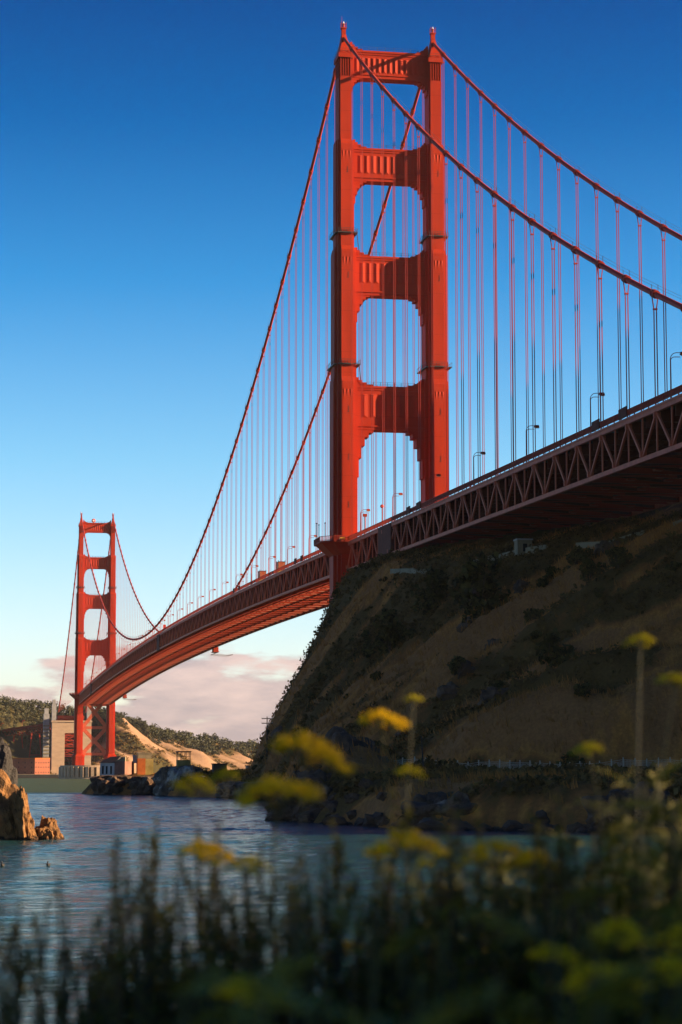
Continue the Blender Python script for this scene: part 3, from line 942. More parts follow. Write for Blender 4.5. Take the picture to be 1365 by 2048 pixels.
# bottom lateral bracing, lit from the west
lb = empty('lateral_bracing', parent=bridge)
lst, lgr = MB(), MB()
for i, y in enumerate(nodes):
    z = z_bot(y)
    dp_ = 1.05 if i % 2 else .45
    if y > NEARY: inst(bar_steel, 'cross_strut', lb, (-13.4, y, z), (13.4, y, z), dp_, .34)
    else: lst.beam((-13.4, y, z), (13.4, y, z), .34, dp_, (0, 0, 1))
    if i + 1 < len(nodes):
        y2 = nodes[i + 1]
        q = 1 if i % 2 else -1
        for x0, x1 in ((-13.2 * q, 0), (0, 13.2 * q)):
            a, b = ((x0, y, z), (x1, y2, z_bot(y2))) if True else None
            lgr.beam((x0, y + .2, z + .05), (x1, y2 - .2, z_bot(y2) + .05), .26, .5, (0, 0, 1))
for x in (-7, 0, 7):
    for a, b in zip(nodes[:-1], nodes[1:]):
        lgr.beam((x, a, z_bot(a) + .35), (x, b, z_bot(b) + .35), .3, .3)
for y in nodes:                                             # sway frames between the trusses
    for x0, x1 in ((-13.2, -6.6), (13.2, 6.6)):
        lgr.beam((x0, y, z_bot(y) + .3), (x1, y, rail_z(y) - 4.1), .25, .3, (0, 1, 0))
for i, y in enumerate(nodes):                               # splice boxes where the laterals meet
    if i % 2 == 0:
        for x in (8.5, 1.5, -6.0):
            lst.box(x - .75, x + .75, y - .9, y + .5, z_bot(y) - .85, z_bot(y) - .53)
tag(lst.build('lateral_web', 'steel', lb), kind='stuff')
tag(lgr.build('sway_frame_web', 'shaded_steel', lb), kind='stuff')

# ---------------------------------------------------------------- things on the bridge
def make_lamp():
    t = empty('street_lamp')
    MB().tube([(0, 0, 0), (0, 0, 3), (0, 0, 7.75)], [.16, .13, .10], 8).build('lamp_post', 'steel', t)
    a = MB()
    for dz, r0 in ((0, 1.05), (-.38, .72)):
        p = [(0, 0, 7.7 + dz)] + [(-r0 * (1 - math.cos(k * math.pi / 10)), 0, 7.7 + dz + r0 * math.sin(k * math.pi / 10)) for k in range(1, 6)] + [(-1.7, 0, 7.7 + dz + r0 + .02)]
        a.tube(p, .065, 6)
    a.build('bracket_arm', 'steel', t)
    h = MB().prism([(-2.75, -.22), (-1.65, -.22), (-1.65, .22), (-2.75, .22)], 8.42, 8.92, [(-2.66, -.13), (-1.75, -.13), (-1.75, .13), (-2.66, .13)])
    ho = h.build('lamp_head', 'steel', t)
    MB().box(-2.7, -1.85, -.18, .18, 8.28, 8.418).build('lens', 'lamp_glass', ho)
    return t
lamp0 = make_lamp()
ORD = ['first', 'second', 'third', 'fourth', 'fifth', 'sixth', 'seventh', 'eighth', 'ninth', 'tenth']
lamp_y = [288.5 - 45.7 * k for k in range(0, 35)]
for i, y in enumerate(lamp_y):
    if abs(y + 31.4) < 3: continue
    o = lamp0 if i == 0 else copy_tree(lamp0)
    o.location = (11.3, y, rail_z(y) - 1.36)
    if y > 0:
        lab = 'bracket street lamp on the bridge, %s to the right of the near tower leg' % ORD[sum(1 for q in lamp_y if 0 < q < y)]
    elif y > -450:
        lab = 'bracket street lamp on the main span, %s to the left of the near tower' % ORD[sum(1 for q in lamp_y if y < q < -34)]
    else:
        lab = 'tiny bracket street lamp on the far half of the main span'
    tag(o, lab, 'street lamp', 'street lamps along the bridge')
# two sheet-clad work boxes held up behind the rail
for y, lab in ((-147, 'rust brown work box above the bridge rail, nearer the tall tower'), (-194, 'rust brown work box above the bridge rail, farther from the tall tower')):
    z = rail_z(y)
    b = tag(empty('work_box', (10.0, y, z - 1.36)), lab, 'work box', 'work boxes on the bridge deck')
    MB().box(-1.2, 1.2, -2.4, 2.4, 1.6, 4.9).build('panel', 'copper_box', b)
    f = MB()
    for x in (-1.2, 1.2):
        for yy in (-2.2, 2.2):
            f.box(x - .09, x + .09, yy - .09, yy + .09, 0, 5.5)
    f.box(-1.3, 1.3, -2.5, 2.5, 1.3, 1.598); f.box(-1.3, 1.3, -2.5, 2.5, 4.902, 5.1)
    f.build('frame', 'dark_metal', b)
    MB().tube([(1.21, 0, 3.2), (1.3, 0, 3.2)], .5, 12).build('roundel', 'yellow_gear', b)
    g = tag(empty('equipment_trailer', (11.6, y + 7.5, z - 1.36)), 'yellow equipment cart behind the rail beside the ' + ('nearer' if y > -170 else 'farther') + ' work box', 'cart')
    MB().box(-.8, .8, -1.5, 1.5, .6, 1.7).build('body', 'yellow_gear', g)
    for yy in (-.9, .9):
        MB().tube([(.82, yy, .35), (.98, yy, .35)], .35, 12).build('wheel', 'dark_metal', g)
# posts and signs round the near tower
def post_sign(name, loc, hgt, head, lab, cat='sign', r=.11):
    t = tag(empty(name, loc), lab, cat)
    MB().tube([(0, 0, 0), (0, 0, hgt)], r, 8).build('post', 'steel', t)
    if head == 'ball': 
        MB().tube([(0, -.3, hgt), (0, -.1, hgt), (0, .1, hgt), (0, .3, hgt)], [.3, .52, .52, .3], 12).build('sign_face', 'red_paint', t)
    elif head == 'box':
        MB().box(-.5, .5, -.3, .3, hgt, hgt + .8).build('sign_face', 'steel', t)
    elif head == 'knob':
        MB().tube([(0, 0, hgt), (0, 0, hgt + .15), (0, 0, hgt + .35)], [.12, .28, .1], 10).build('finial', 'steel', t)
    return t
zt0 = rail_z(0) - 1.3
post_sign('lookout_post', (20.6, -6.5, zt0), 6.3, 'knob', 'taller knobbed post at the outer corner of the near tower lookout', 'post')
post_sign('lookout_post', (19.7, -7.6, zt0), 6.0, 'knob', 'second knobbed post on the near tower lookout, closer to the leg', 'post')
post_sign('lookout_post', (17.9, -7.6, zt0), 6.6, 'knob', 'slim red post between the knobbed posts and the near tower leg', 'post', .09)
post_sign('lookout_post', (18.4, 4.5, zt0), 3.0, None, 'short stout post on the near tower lookout', 'post', .16)
post_sign('box_sign', (9.6, 12, zt0), 6.6, 'box', 'box headed post on the deck just right of the near leg', 'post', .2)
post_sign('round_sign', (9.0, 34, zt0), 7.0, 'ball', 'round red sign on a thin pole right of the near leg', 'sign', .1)
cb_ = tag(empty('gear_case', (15.6, 8.2, zt0)), 'small yellow case on the lookout at the foot of the near leg', 'case')
MB().box(-.75, .75, -.4, .4, 0, .95).build('body', 'yellow_gear', cb_)
MB().box(-.8, .8, -.45, .45, .953, 1.1).build('lid', 'dark_metal', cb_)
rs = tag(empty('red_sign', (11, -560, rail_z(-560) - 1.36)), 'small red panel sign beyond the rail by the cover panel', 'sign')
MB().tube([(0, 0, 0), (0, 0, 4)], .1, 8).build('post', 'steel', rs)
MB().box(-.8, .8, -.05, .05, 2.6, 5).build('sign_face', 'red_paint', rs)
# travelling work gantries slung under the west chord
for y, lab in ((-535, 'netted work gantry hanging under the middle of the deck'), (-1131, 'netted work gantry hanging under the deck beside the far tower')):
    z = z_bot(y)
    g = tag(empty('work_gantry', (-13.7, y, z - 3.4)), lab, 'gantry', 'work gantries under the deck')
    MB().box(-1.3, 1.3, -3.5, 3.5, .9, 3.2).box(-1.6, 1.6, -4.5, 4.5, .5, .88).build('cabin', 'steel', g)
    n = MB()
    for k in range(9):
        n.beam((-1 - k * 1.1, -8, .2 - .1 * k), (-1 - k * 1.1, -30, .6), .06, .06)
    for k in range(8):
        n.beam((-1, -8 - 2.8 * k, .25), (-10, -8 - 2.8 * k, -.4), .06, .06)
    n.beam((-1.2, -4.4, .7), (-1.2, -30, .7), .3, .3); n.beam((-10, -4.4, -.3), (-10, -30, .6), .3, .3)
    n.build('safety_net', 'galv', g)
    MB().beam((0, -2, 3.2), (0, -2, 3.9), .3, .3).beam((0, 2, 3.2), (0, 2, 3.9), .3, .3).build('hanger', 'steel', g)
rd = tag(empty('fog_signal', (3.2, -SPAN, 220.6)), 'round red and white dish on the top strut of the far tower', 'dish')
dsh = MB()
nn = 16
dsh.tube([(0, 1.4, 2.0), (0, 1.1, 2.0), (0, .3, 2.0), (0, -.6, 2.0)], [1.2, 1.75, 1.6, .6], nn)
dsh.build('dish', 'red_paint', rd)
MB().tube([(0, 1.41, 2.0), (0, 1.5, 2.0)], .8, nn).build('dish_face', 'white_paint', rd)
MB().beam((0, 0, 0), (0, 0, .9), .4, .4).build('bracket', 'steel', rd)

# ---------------------------------------------------------------- south shore structures
pier = tag(empty('tower_pier', (0, -SPAN, 0)), 'pale concrete pier with slotted fender wall under the far tower', 'pier')
pm = MB()
e = [(math.cos(a) * 29, math.sin(a) * 17) for a in [2 * math.pi * k / 40 for k in range(40)]]
pm.prism([(x * .72, y * .75) for x, y in e], -4, 11.6)
pm.build('pier_base', 'concrete', pier)
for k in range(40):
    a, b = e[k], e[(k + 1) % 40]
    MB().beam(((a[0] + b[0]) / 2, (a[1] + b[1]) / 2, 1.5), ((a[0] + b[0]) / 2, (a[1] + b[1]) / 2, 10.2), 2.6, 2.2, (math.cos(2 * math.pi * (k + .5) / 40), math.sin(2 * math.pi * (k + .5) / 40), 0)).build('fender_pillar', 'concrete', pier)
MB().prism(e, 9.9, 11.5).prism([(x * 1.03, y * 1.04) for x, y in e], -4, 1.6).build('fender_ring', 'concrete', pier)
# pylon portal where the side span lands
py = tag(empty('concrete_pylon', (0, -1632, 0)), 'tall tan concrete pylon with a square opening beside the far tower', 'pylon')
MB().box(6.9, 19.8, -8, 9, 0, 56).box(-19.8, -6.9, -8, 9, 0, 56).box(-6.897, 6.897, -8, 8.9, 45, 55.5).box(-20.6, 20.6, -8.6, 9.6, 56.003, 57.6).build('shaft', 'concrete', py)
MB().box(15.5, 19.9, -5, 4, 57.61, 74).box(16.1, 19.3, -3, 2, 74.003, 79).build('pylon_top', 'grey_concrete', py)
MB().box(-19.9, -15.5, -5, 4, 57.61, 74).build('pylon_top', 'grey_concrete', py)
MB().box(6.0, 20.6, 6.5, 10.2, 0, 7.5).box(-20.6, -6.0, 6.5, 10.2, 0, 7.5).build('plinth', 'concrete', py)
p2 = tag(empty('grey_pylon', (22, -1705, 0)), 'narrow grey stepped pylon left of the tan pylon', 'pylon')
MB().box(-3, 3, -6, 6, 14, 66).box(-2.2, 2.2, -4.5, 4.5, 66.003, 72).build('shaft', 'grey_concrete', p2)
rb = MB()
for k in range(11):
    rb.box(-3.3, 3.3, 6.01, 6.5, 17 + 3.6 * k, 18.4 + 3.6 * k)
rb.build('rib', 'pale_wall', p2)
# steel arch over the fort
ar = tag(empty('steel_arch', (0, -1690, 0)), 'red lattice arch spanning behind the tan pylon', 'arch')
rng = random.Random(4)
for X in (-13, 13):
    for rise, nm in ((30, 'arch_rib'), (36, 'arch_rib')):
        m = MB()
        pts = [(X, 48 - 96 * k / 14, 14 + rise * (1 - (2 * k / 14 - 1) ** 2)) for k in range(15)]
        for a, b in zip(pts[:-1], pts[1:]): m.beam(a, b, .9, .9)
        m.build(nm, 'steel', ar)
    m = MB()
    for k in range(15):
        f = 1 - (2 * k / 14 - 1) ** 2
        y = 48 - 96 * k / 14
        m.beam((X, y, 14 + 30 * f), (X, y, 60), .6, .6)
        if k < 14:
            f2 = 1 - (2 * (k + 1) / 14 - 1) ** 2
            m.beam((X, y, 14 + 30 * f), (X, 48 - 96 * (k + 1) / 14, 14 + 36 * f2), .5, .5)
            m.beam((X, y, 60), (X, 48 - 96 * (k + 1) / 14, 14 + 36 * f2), .5, .5)
    tag(m.build('spandrel_lattice', 'steel', ar), kind='stuff')
m = MB()
for k in range(15):
    f = 1 - (2 * k / 14 - 1) ** 2
    y = 48 - 96 * k / 14
    for zz in (14 + 30 * f, 14 + 36 * f):
        m.beam((-13, y, zz), (13, y, zz), .6, .6)
    m.beam((-13, y, 14 + 30 * f), (13, y, 14 + 36 * f + 8), .5, .5); m.beam((13, y, 14 + 30 * f), (-13, y, 14 + 36 * f + 8), .5, .5)
tag(m.build('cross_lattice', 'steel', ar), kind='stuff')
MB().box(-13.5, 13.5, -49, 49, 60, 63).build('deck', 'steel', ar)
# approach viaduct curving off to the left
va = tag(empty('approach_viaduct', (0, -1740, 0)), 'low red approach viaduct running left in front of the wooded hill', 'viaduct')
dk, lat = MB(), MB()
VP = [(14, -1742, 55.5), (30, -1775, 53.6), (48, -1800, 51.6), (66, -1818, 49.6), (86, -1832, 47.6), (110, -1842, 45.8)]
for a, b in zip(VP[:-1], VP[1:]):
    a, b = Vector(a) - Vector((0, -1740, 0)), Vector(b) - Vector((0, -1740, 0))
    dk.beam(a, b, 20, 1.4)
    dk.beam(a + Vector((0, 0, 1.5)), b + Vector((0, 0, 1.5)), 20.4, .35)
    for q in (-8, 8):
        n = Vector((b.y - a.y, a.x - b.x, 0)).normalized() * q
        dn = Vector((0, 0, -6))
        lat.beam(a + n + dn, b + n + dn, .7, .7)
        for k in range(5):
            p0, p1 = a + (b - a) * k / 5 + n, a + (b - a) * (k + 1) / 5 + n
            lat.beam(p0 + dn, p0, .4, .4)
            lat.beam(p0 + dn, p1, .4, .4)
dk.build('deck', 'steel', va)
tag(lat.build('truss_web', 'steel', va), kind='stuff')
for (x, y, z) in VP[1:]:
    MB().beam((x - 8, y + 1740, 4), (x - 4, y + 1740, z - 6), 1.4, 1.4).beam((x + 8, y + 1740, 4), (x + 4, y + 1740, z - 6), 1.4, 1.4).beam((x - 6, y + 1740, 24), (x + 6, y + 1740, 24), .8, .8).build('trestle_leg', 'steel', va)
for i, (x, y, z) in enumerate(((66, -1816, 50.2), (44, -1793, 52.6))):
    o = copy_tree(lamp0); o.location = (x, y, z)
    tag(o, 'slim lamp above the red viaduct, in front of the woods', 'street lamp', 'street lamps on the viaduct')
# brick fort
ft = tag(empty('brick_fort', (0, -1560, 0)), 'low red brick fort at the water edge left of the tan pylon', 'fort')
fp = [(39, 0), (24, -9), (23, -40), (52, -62), (84, -44), (76, -16)]
MB().prism(fp, 2.0, 18.4).build('wall', 'brick', ft)
MB().prism([(x + (46 - x) * -.012, y + (-28 - y) * -.015) for x, y in fp], 18.403, 19.6).build('parapet', 'orange_brick', ft)
vd = MB()
for (ax, ay), (bx, by) in ((fp[0], fp[1]), (fp[5], fp[0])):
    n = Vector((by - ay, ax - bx, 0)).normalized()
    if n.y < 0: n = -n
    for zz in (5.5, 10.5, 15):
        for k in range(6):
            f = (k + .5) / 6
            c = Vector((ax + (bx - ax) * f, ay + (by - ay) * f, zz)) + n * .04
            vd.beam(c - Vector((0, 0, .6)), c + Vector((0, 0, .6)), .9, .2, n)
vd.build('embrasure', 'void', ft)
sw_ = tag(empty('sea_wall', (0, -1548, 0)), 'dark stone sea wall running along the far shore', 'wall')
MB().box(-40, 190, -4, 8, -2, 3.2).build('wall', 'black_rock', sw_)
MB().box(-40, 190, -14, -4.003, -2, 3.6).build('coping', 'pale_wall', sw_)

# ---------------------------------------------------------------- the point: ruined fog station
from mathutils import noise as mnoise
import bmesh
def make_rock(name, loc, size, seed, m, label=None, cat='rock', group=None, lean=(0, 0), sub=4, rough=0.35, flat=None):
    bm = bmesh.new()
    bmesh.ops.create_icosphere(bm, subdivisions=sub, radius=1.0)
    off = Vector((seed * 3.7, seed * 1.9, -seed * 2.3))
    for v in bm.verts:
        p = v.co.copy()
        cell = mnoise.voronoi(p * 1.9 + off)
        n = mnoise.fractal(p * 1.6 + off, 0.9, 2.1, 6)
        d = 1 + rough * n + 0.55 * rough * (cell[0][1] - cell[0][0]) * 2 - 0.2 * rough
        p = p * d
        if flat is not None and p.z > flat:
            p.z = flat + (p.z - flat) * .16
        zf = max(p.z, -.6)
        v.co = Vector((p.x * size[0] + lean[0] * zf * size[2], p.y * size[1] + lean[1] * zf * size[2], p.z * size[2]))
    me = bpy.data.meshes.new(name)
    bm.to_mesh(me); bm.free()
    me.materials.append(M[m])
    o = bpy.data.objects.new(name, me)
    o.location = loc
    COL.objects.link(o)
    return tag(o, label, cat, group)
make_rock('sea_rock', (122.9, 419.6, 0.5), (3.5, 2.4, 5.1), 3, 'ochre_rock', 'big ochre rock slab rising from the water at the left edge', lean=(.10, 0), sub=5, rough=.24)
make_rock('sea_rock', (119.9, 421.3, 0.5), (0.85, 1.2, 3.6), 8, 'ochre_rock', 'upright ochre rock with a dark face beside the big slab', lean=(.10, .05), sub=5)
make_rock('sea_rock', (117.75, 420.6, 0.0), (1.15, 1.1, 1.75), 12, 'ochre_rock', 'small pointed ochre rock standing alone in the water', lean=(-.10, 0), sub=5)
make_rock('sea_rock', (119.2, 422.6, -0.05), (0.55, .5, .4), 15, 'ochre_rock', 'lowest little ochre rock awash at the foot of the upright rock', sub=4)
make_rock('sea_rock', (123.2, 412.5, 1.0), (3.2, 3.0, 8.6), 21, 'black_rock', 'tall black rock behind the ochre slab at the left edge', lean=(.02, 0), sub=5, rough=.22)

ruin = tag(empty('fog_station_ruin', (81.2, 11, 5.2), R(-34)), 'ruined white and brown station building with a dark slumped roof', 'building')
MB().box(-2.3, 2.3, -2.5, 2.5, -2.0, 3.5).build('wall', 'white_wall', ruin)
MB().box(-5.6, -2.303, -2.6, 2.6, -2.0, 3.9).build('side_wall', 'brown_wall', ruin)
rf = MB().add([(-2.6, -2.9, 3.5), (2.7, -2.9, 3.5), (2.7, 2.9, 3.5), (-2.6, 2.9, 3.5), (-2.6, -.4, 5.4), (.9, -.4, 5.1)], [(0, 1, 5, 4), (1, 2, 5), (2, 3, 4, 5), (0, 4, 3), (3, 2, 1, 0)])
rf.build('roof', 'dark_roof', ruin)
MB().add([(-5.7, 2.64, 3.9), (-2.35, 2.64, 3.9), (-5.7, 2.64, 5.2), (-5.7, 2.2, 3.9), (-2.35, 2.2, 3.9), (-5.7, 2.2, 5.2)], [(0, 2, 1), (3, 4, 5), (0, 1, 4, 3), (1, 2, 5, 4), (2, 0, 3, 5)]).build('gable', 'pale_wall', ruin)
MB().box(-4.4, -3.4, 2.58, 2.66, -1.4, .4).build('doorway', 'void', ruin)
wn = MB()
for x in (-1.2, .2, 1.4):
    wn.box(x - .28, x + .28, 2.48, 2.55, .4, 2.6)
wn.build('window', 'void', ruin)
bt = tag(empty('brick_powder_house', (72.1, 12, 5.2)), 'sunlit orange brick block with a lichen streaked plaster half', 'building')
MB().box(.0, 2.2, -2, 1.5, -1, 4.7).build('wall', 'orange_brick', bt)
MB().box(-2.2, -.003, -2, 1.42, -1, 4.6).build('plaster_wall', 'yellow_stain', bt)
MB().box(-1.7, 2.0, -1.7, 1.2, 4.703, 6.0).box(-1.85, 2.15, -1.85, 1.35, 6.003, 6.35).build('attic', 'pale_wall', bt)
MB().box(2.3, 3.3, -1, .4, 3.4, 5.7).build('cistern', 'grey_concrete', bt)
make_rock('rock_outcrop', (80.5, 16, 1.6), (6.6, 8, 5.4), 31, 'rock', 'dark rock ledge carrying the ruined station at the tip of the point', sub=5, flat=.62, rough=.3)
make_rock('rock_outcrop', (72.0, 24, 1.6), (5.4, 7, 5.2), 35, 'rock', 'dark rock ledge below the orange brick block', sub=5, flat=.62, rough=.3)
make_rock('rock_outcrop', (65.6, 46, 2.6), (6.2, 9, 7.6), 33, 'guano', 'whitened rock bluff under the metal cage on the point', sub=5, flat=.62, rough=.25)
make_rock('rock_outcrop', (59.5, 62, 2.6), (5.0, 9, 4.0), 38, 'guano', 'whitened low rock right of the cage bluff', sub=5, flat=.62, rough=.25)
make_rock('rock_outcrop', (56.5, 105, 1.0), (6.5, 16, 4.4), 41, 'rock', 'dark rock bank along the middle of the point', sub=5, flat=.62, rough=.25)
make_rock('rock_outcrop', (75.5, 338, 3.2), (6.2, 8, 7.8), 61, 'rock', 'big dark rock knob on the near point behind the yellow flowers', sub=5, rough=.34)
make_rock('rock_outcrop', (81.0, 347, 1.2), (4.6, 6, 4.6), 64, 'rock', 'lower dark rock left of the big knob, at the water', sub=5, rough=.34)
make_rock('rock_outcrop', (71.5, 388, 0.6), (5.0, 6, 3.6), 67, 'rock', 'pale flecked rock on the shore right of the big knob', sub=5, rough=.36)
make_rock('rock_outcrop', (57.0, 409, 0.6), (4.6, 5, 3.8), 69, 'rock', 'jagged dark rock on the shore toward the right edge', sub=5, rough=.38)
make_rock('rock_outcrop', (49.0, 413, 0.4), (3.4, 4, 3.2), 72, 'rock', 'squat dark rock at the right edge of the shore', sub=5, rough=.38)
make_rock('rock_outcrop', (56.0, 140, 1.0), (6.5, 14, 4.6), 44, 'rock', 'dark rock bank near the foot of the cliff', sub=5, flat=.62, rough=.25)
cg = tag(empty('lookout_cage', (65.2, 48, 8.0)), 'roofed metal cage standing on the whitened rock bluff', 'cage')
MB().box(-1.75, 1.75, -1.5, 1.5, -1.5, 1.3).build('base_wall', 'yellow_stain', cg)
c_ = MB()
for x in (-1.65, -.55, .55, 1.65):
    for y in (-1.4, 1.4):
        c_.box(x - .07, x + .07, y - .07, y + .07, 1.303, 3.3)
c_.box(-1.7, 1.7, 1.36, 1.44, 2.2, 2.3); c_.box(-1.7, 1.7, -1.44, -1.36, 2.2, 2.3)
c_.build('bar', 'dark_metal', cg)
MB().box(-1.9, 1.9, -1.65, 1.65, 3.303, 3.6).build('roof', 'dark_roof', cg)
blk = tag(empty('ruined_hut', (57.4, 62, 5.6)), 'dark roofless hut block right of the cage bluff', 'hut')
MB().box(-1.7, 1.7, -2, 2, -2, 2.5).box(-1.9, 1.9, -2.2, 2.2, 2.503, 2.75).build('wall', 'wood', blk)
MB().box(-.4, .5, 1.96, 2.04, -.6, 1.3).build('doorway', 'void', blk)
fr = tag(empty('timber_gateway', (52.6, 62, 5.4)), 'open timber gateway standing between the hut and cliff', 'frame')
MB().box(-.75, -.6, -.1, .1, -1, 1.1).box(.6, .75, -.1, .1, -1, 1.1).build('upright', 'wood', fr)
MB().box(-.85, .85, -.12, .12, 1.103, 1.35).build('crossbar', 'wood', fr)
for x, y, lab in ((55.6, 62, 'thin bare post right of the dark hut'), (50.7, 62, 'thin bare post right of the timber gateway')):
    tp = MB().tube([(0, 0, -1), (0, 0, 1.5)], [.09, .07], 6).build('timber_post', 'wood', None, (x, y, 5.4))
    tag(tp, lab, 'post')
gb = tag(empty('grey_shed', (49.2, 70, 5.4)), 'low grey shed tucked against the foot of the cliff', 'shed')
MB().box(-2.2, 2.2, -2, 2, -1, 2.2).build('wall', 'grey_concrete', gb)
MB().box(-2.4, 2.4, -2.2, 2.2, 2.203, 2.45).build('roof', 'dark_roof', gb)
# utility pole by the cliff foot and a dark leaning pole by the fence
up = tag(empty('utility_pole', (52.3, 112, ground(52.3, 112) - .3)), 'utility pole with two crossarms at the cliff foot', 'utility pole')
MB().tube([(0, 0, 0), (0, 0, 10.6)], [.17, .11], 8).build('pole', 'wood', up)
for zz in (10.1, 9.0):
    MB().box(-1.3, 1.3, -.09, .09, zz - .09, zz + .09).build('crossarm', 'wood', up)
ins = MB()
for zz in (10.19, 9.09):
    for x in (-1.2, -.5, .5, 1.2):
        ins.tube([(x, 0, zz), (x, 0, zz + .28)], .07, 6)
ins.build('insulator', 'white_wall', up)
dp = tag(empty('dark_pole', (63.0, 334.3, ground(63.0, 334.3) - .2)), 'dark leaning pole in front of the wire fence', 'pole')
MB().tube([(.0, 0, 0), (.22, 0, 3), (.3, 0, 5.0)], [.13, .1, .08], 8).build('pole', 'wood', dp)
MB().box(-.25, .35, -.3, .3, 0, .35).build('footing', 'rock', dp)
# wire fence at the foot of the slope
fe = tag(empty('wire_fence', (53, 313, 5.4)), 'long grey wire fence at the foot of the dark slope', 'fence')
FP = [(66, 318.5), (62.5, 317.8), (60.4, 316.2), (53.4, 313.3), (46.3, 310.5), (37.9, 307.9), (29.4, 305.3), (15.8, 303.7), (0, 303)]
seg = []
for (xa, ya), (xb_, yb_) in zip(FP[:-1], FP[1:]):
    n = max(1, int(round(math.hypot(xb_ - xa, yb_ - ya) / 1.9)))
    for k in range(n): seg.append((xa + (xb_ - xa) * k / n, ya + (yb_ - ya) * k / n))
seg.append(FP[-1])
gz = grounds([p[0] for p in seg], [p[1] for p in seg])
post_me = None
mesh_ = MB()
for i, ((x, y), z) in enumerate(zip(seg, gz)):
    zb = z - .3
    top = max(7.7, z + 2.4)
    if post_me is None:
        post_me = MB().tube([(0, 0, 0), (0, 0, 1)], .085, 6).build('fence_post', 'fence_wire', fe)
        o = post_me
    else:
        o = post_me.copy(); COL.objects.link(o)
    o.parent = fe
    o.location = (x - 53, y - 313, zb - 5.4)
    big = 1.7 if abs(x - 53.4) < 1 else 1
    o.scale = (big, big, top - zb)
    if i:
        (xp, yp), zp = seg[i - 1], gz[i - 1]
        tp_ = max(7.7, zp + 2.4)
        mesh_.beam((xp - 53, yp - 313, tp_ - 5.75), (x - 53, y - 313, top - 5.75), .05, .05)
        for k in range(9):
            za, zb2 = zp + (tp_ - .4 - zp) * k / 9, z + (top - .4 - z) * k / 9
            mesh_.beam((xp - 53, yp - 313, za - 5.4), (x - 53, y - 313, zb2 - 5.4), .034, .034)
        for k in range(8):
            f = k / 8
            xx, yy = xp + (x - xp) * f - 53, yp + (y - yp) * f - 313
            mesh_.beam((xx, yy, zp - 5.4), (xx, yy, tp_ - 5.8), .034, .034)
tag(mesh_.build('wire_mesh', 'fence_wire', fe), kind='stuff')
# retaining wall along the service road under the deck
RW = [(float(np.interp(y_, HY, HXC)) + 1.5, y_) for y_ in (104, 118, 132, 146, 158, 170, 182, 194, 206, 218, 228, 236)]
rw = tag(empty('retaining_wall', (8, 180, 54)), 'low pale broken wall along the road under the deck', 'wall')
rz = grounds([p[0] for p in RW], [p[1] for p in RW])
for i, ((a, b), (c, d)) in enumerate(zip(RW[:-1], RW[1:])):
    if i in (2, 6, 9): continue
    h_ = .9 if i % 3 else 1.2
    MB().beam((a - 8, b - 180, rz[i] - 54 + h_ / 2 - .6), (c - 8, d - 180, rz[i + 1] - 54 + h_ / 2 - .6), .5, h_ + .8, (0, 0, 1)).build('wall_segment', 'pale_wall', rw)
kz = ground(5.5, 172)
kb = tag(empty('valve_house', (5.5, 172, kz)), 'small pale block hut on the wall under the deck', 'hut')
MB().box(-1.6, 1.6, -1.4, 1.4, -1, 2.3).build('wall', 'pale_wall', kb)
MB().box(-1.8, 1.8, -1.6, 1.6, 2.303, 2.6).build('roof', 'grey_concrete', kb)
MB().box(-.5, .4, 1.38, 1.44, -.2, 1.5).build('door', 'void', kb)
# rip-rap boulders along the near shore
rng = random.Random(11)
protos = []
for s_ in range(5):
    o = make_rock('boulder', (0, 0, 0), (1, 1, .75), 50 + s_, 'rock', sub=2, rough=.6)
    protos.append(o)
SH = [(66, 232), (76, 300), (83, 338), (81.5, 362), (75.5, 392), (66.5, 403), (55.5, 414), (30, 425)]
nb = 0
for i in range(170):
    t = rng.random() * (len(SH) - 1)
    k = int(t); f = t - k
    x = SH[k][0] + (SH[k + 1][0] - SH[k][0]) * f + rng.gauss(0, 1.2) - 1.0
    y = SH[k][1] + (SH[k + 1][1] - SH[k][1]) * f + rng.gauss(0, 1.2)
    o = protos[i] if i < 5 else protos[rng.randrange(5)].copy()
    if i >= 5: COL.objects.link(o)
    s = rng.choice([.35, .5, .7, .9, 1.2]) * rng.uniform(.8, 1.25) * (1.0 if rng.random() < .9 else 1.6)
    z = ground(x, y)
    o.location = (x, y, max(z, -.1) + s * .15)
    o.rotation_euler = (rng.uniform(-.4, .4), rng.uniform(-.4, .4), rng.uniform(0, 6.3))
    o.scale = (s, s * rng.uniform(.8, 1.4), s * rng.uniform(.7, 1.1))
    tag(o, 'dark shore boulder in the rip-rap bank below the scrub', 'boulder', 'boulders along the near shore')
# sea birds resting on the water
for (x, y), lab in (((120.4, 480), 'dark sea bird floating alone on the blue water'), ((123.4, 479.5), 'dark sea bird floating at the left edge of the water')):
    b = tag(empty('sea_bird', (x, y, 0), R(80)), lab, 'bird')
    MB().tube([(-.36, 0, .12), (-.2, 0, .08), (0, 0, .07), (.18, 0, .09), (.26, 0, .14), (.3, 0, .26), (.33, 0, .33), (.42, 0, .33), (.5, 0, .31)], [.02, .09, .12, .09, .05, .035, .05, .03, .008], 8).build('body', 'bird', b, smooth=True)
    MB().tube([(-.3, .07, .13), (0, .1, .15), (.14, .06, .13)], [.01, .05, .02], 6).tube([(-.3, -.07, .13), (0, -.1, .15), (.14, -.06, .13)], [.01, .05, .02], 6).build('wing', 'bird', b)

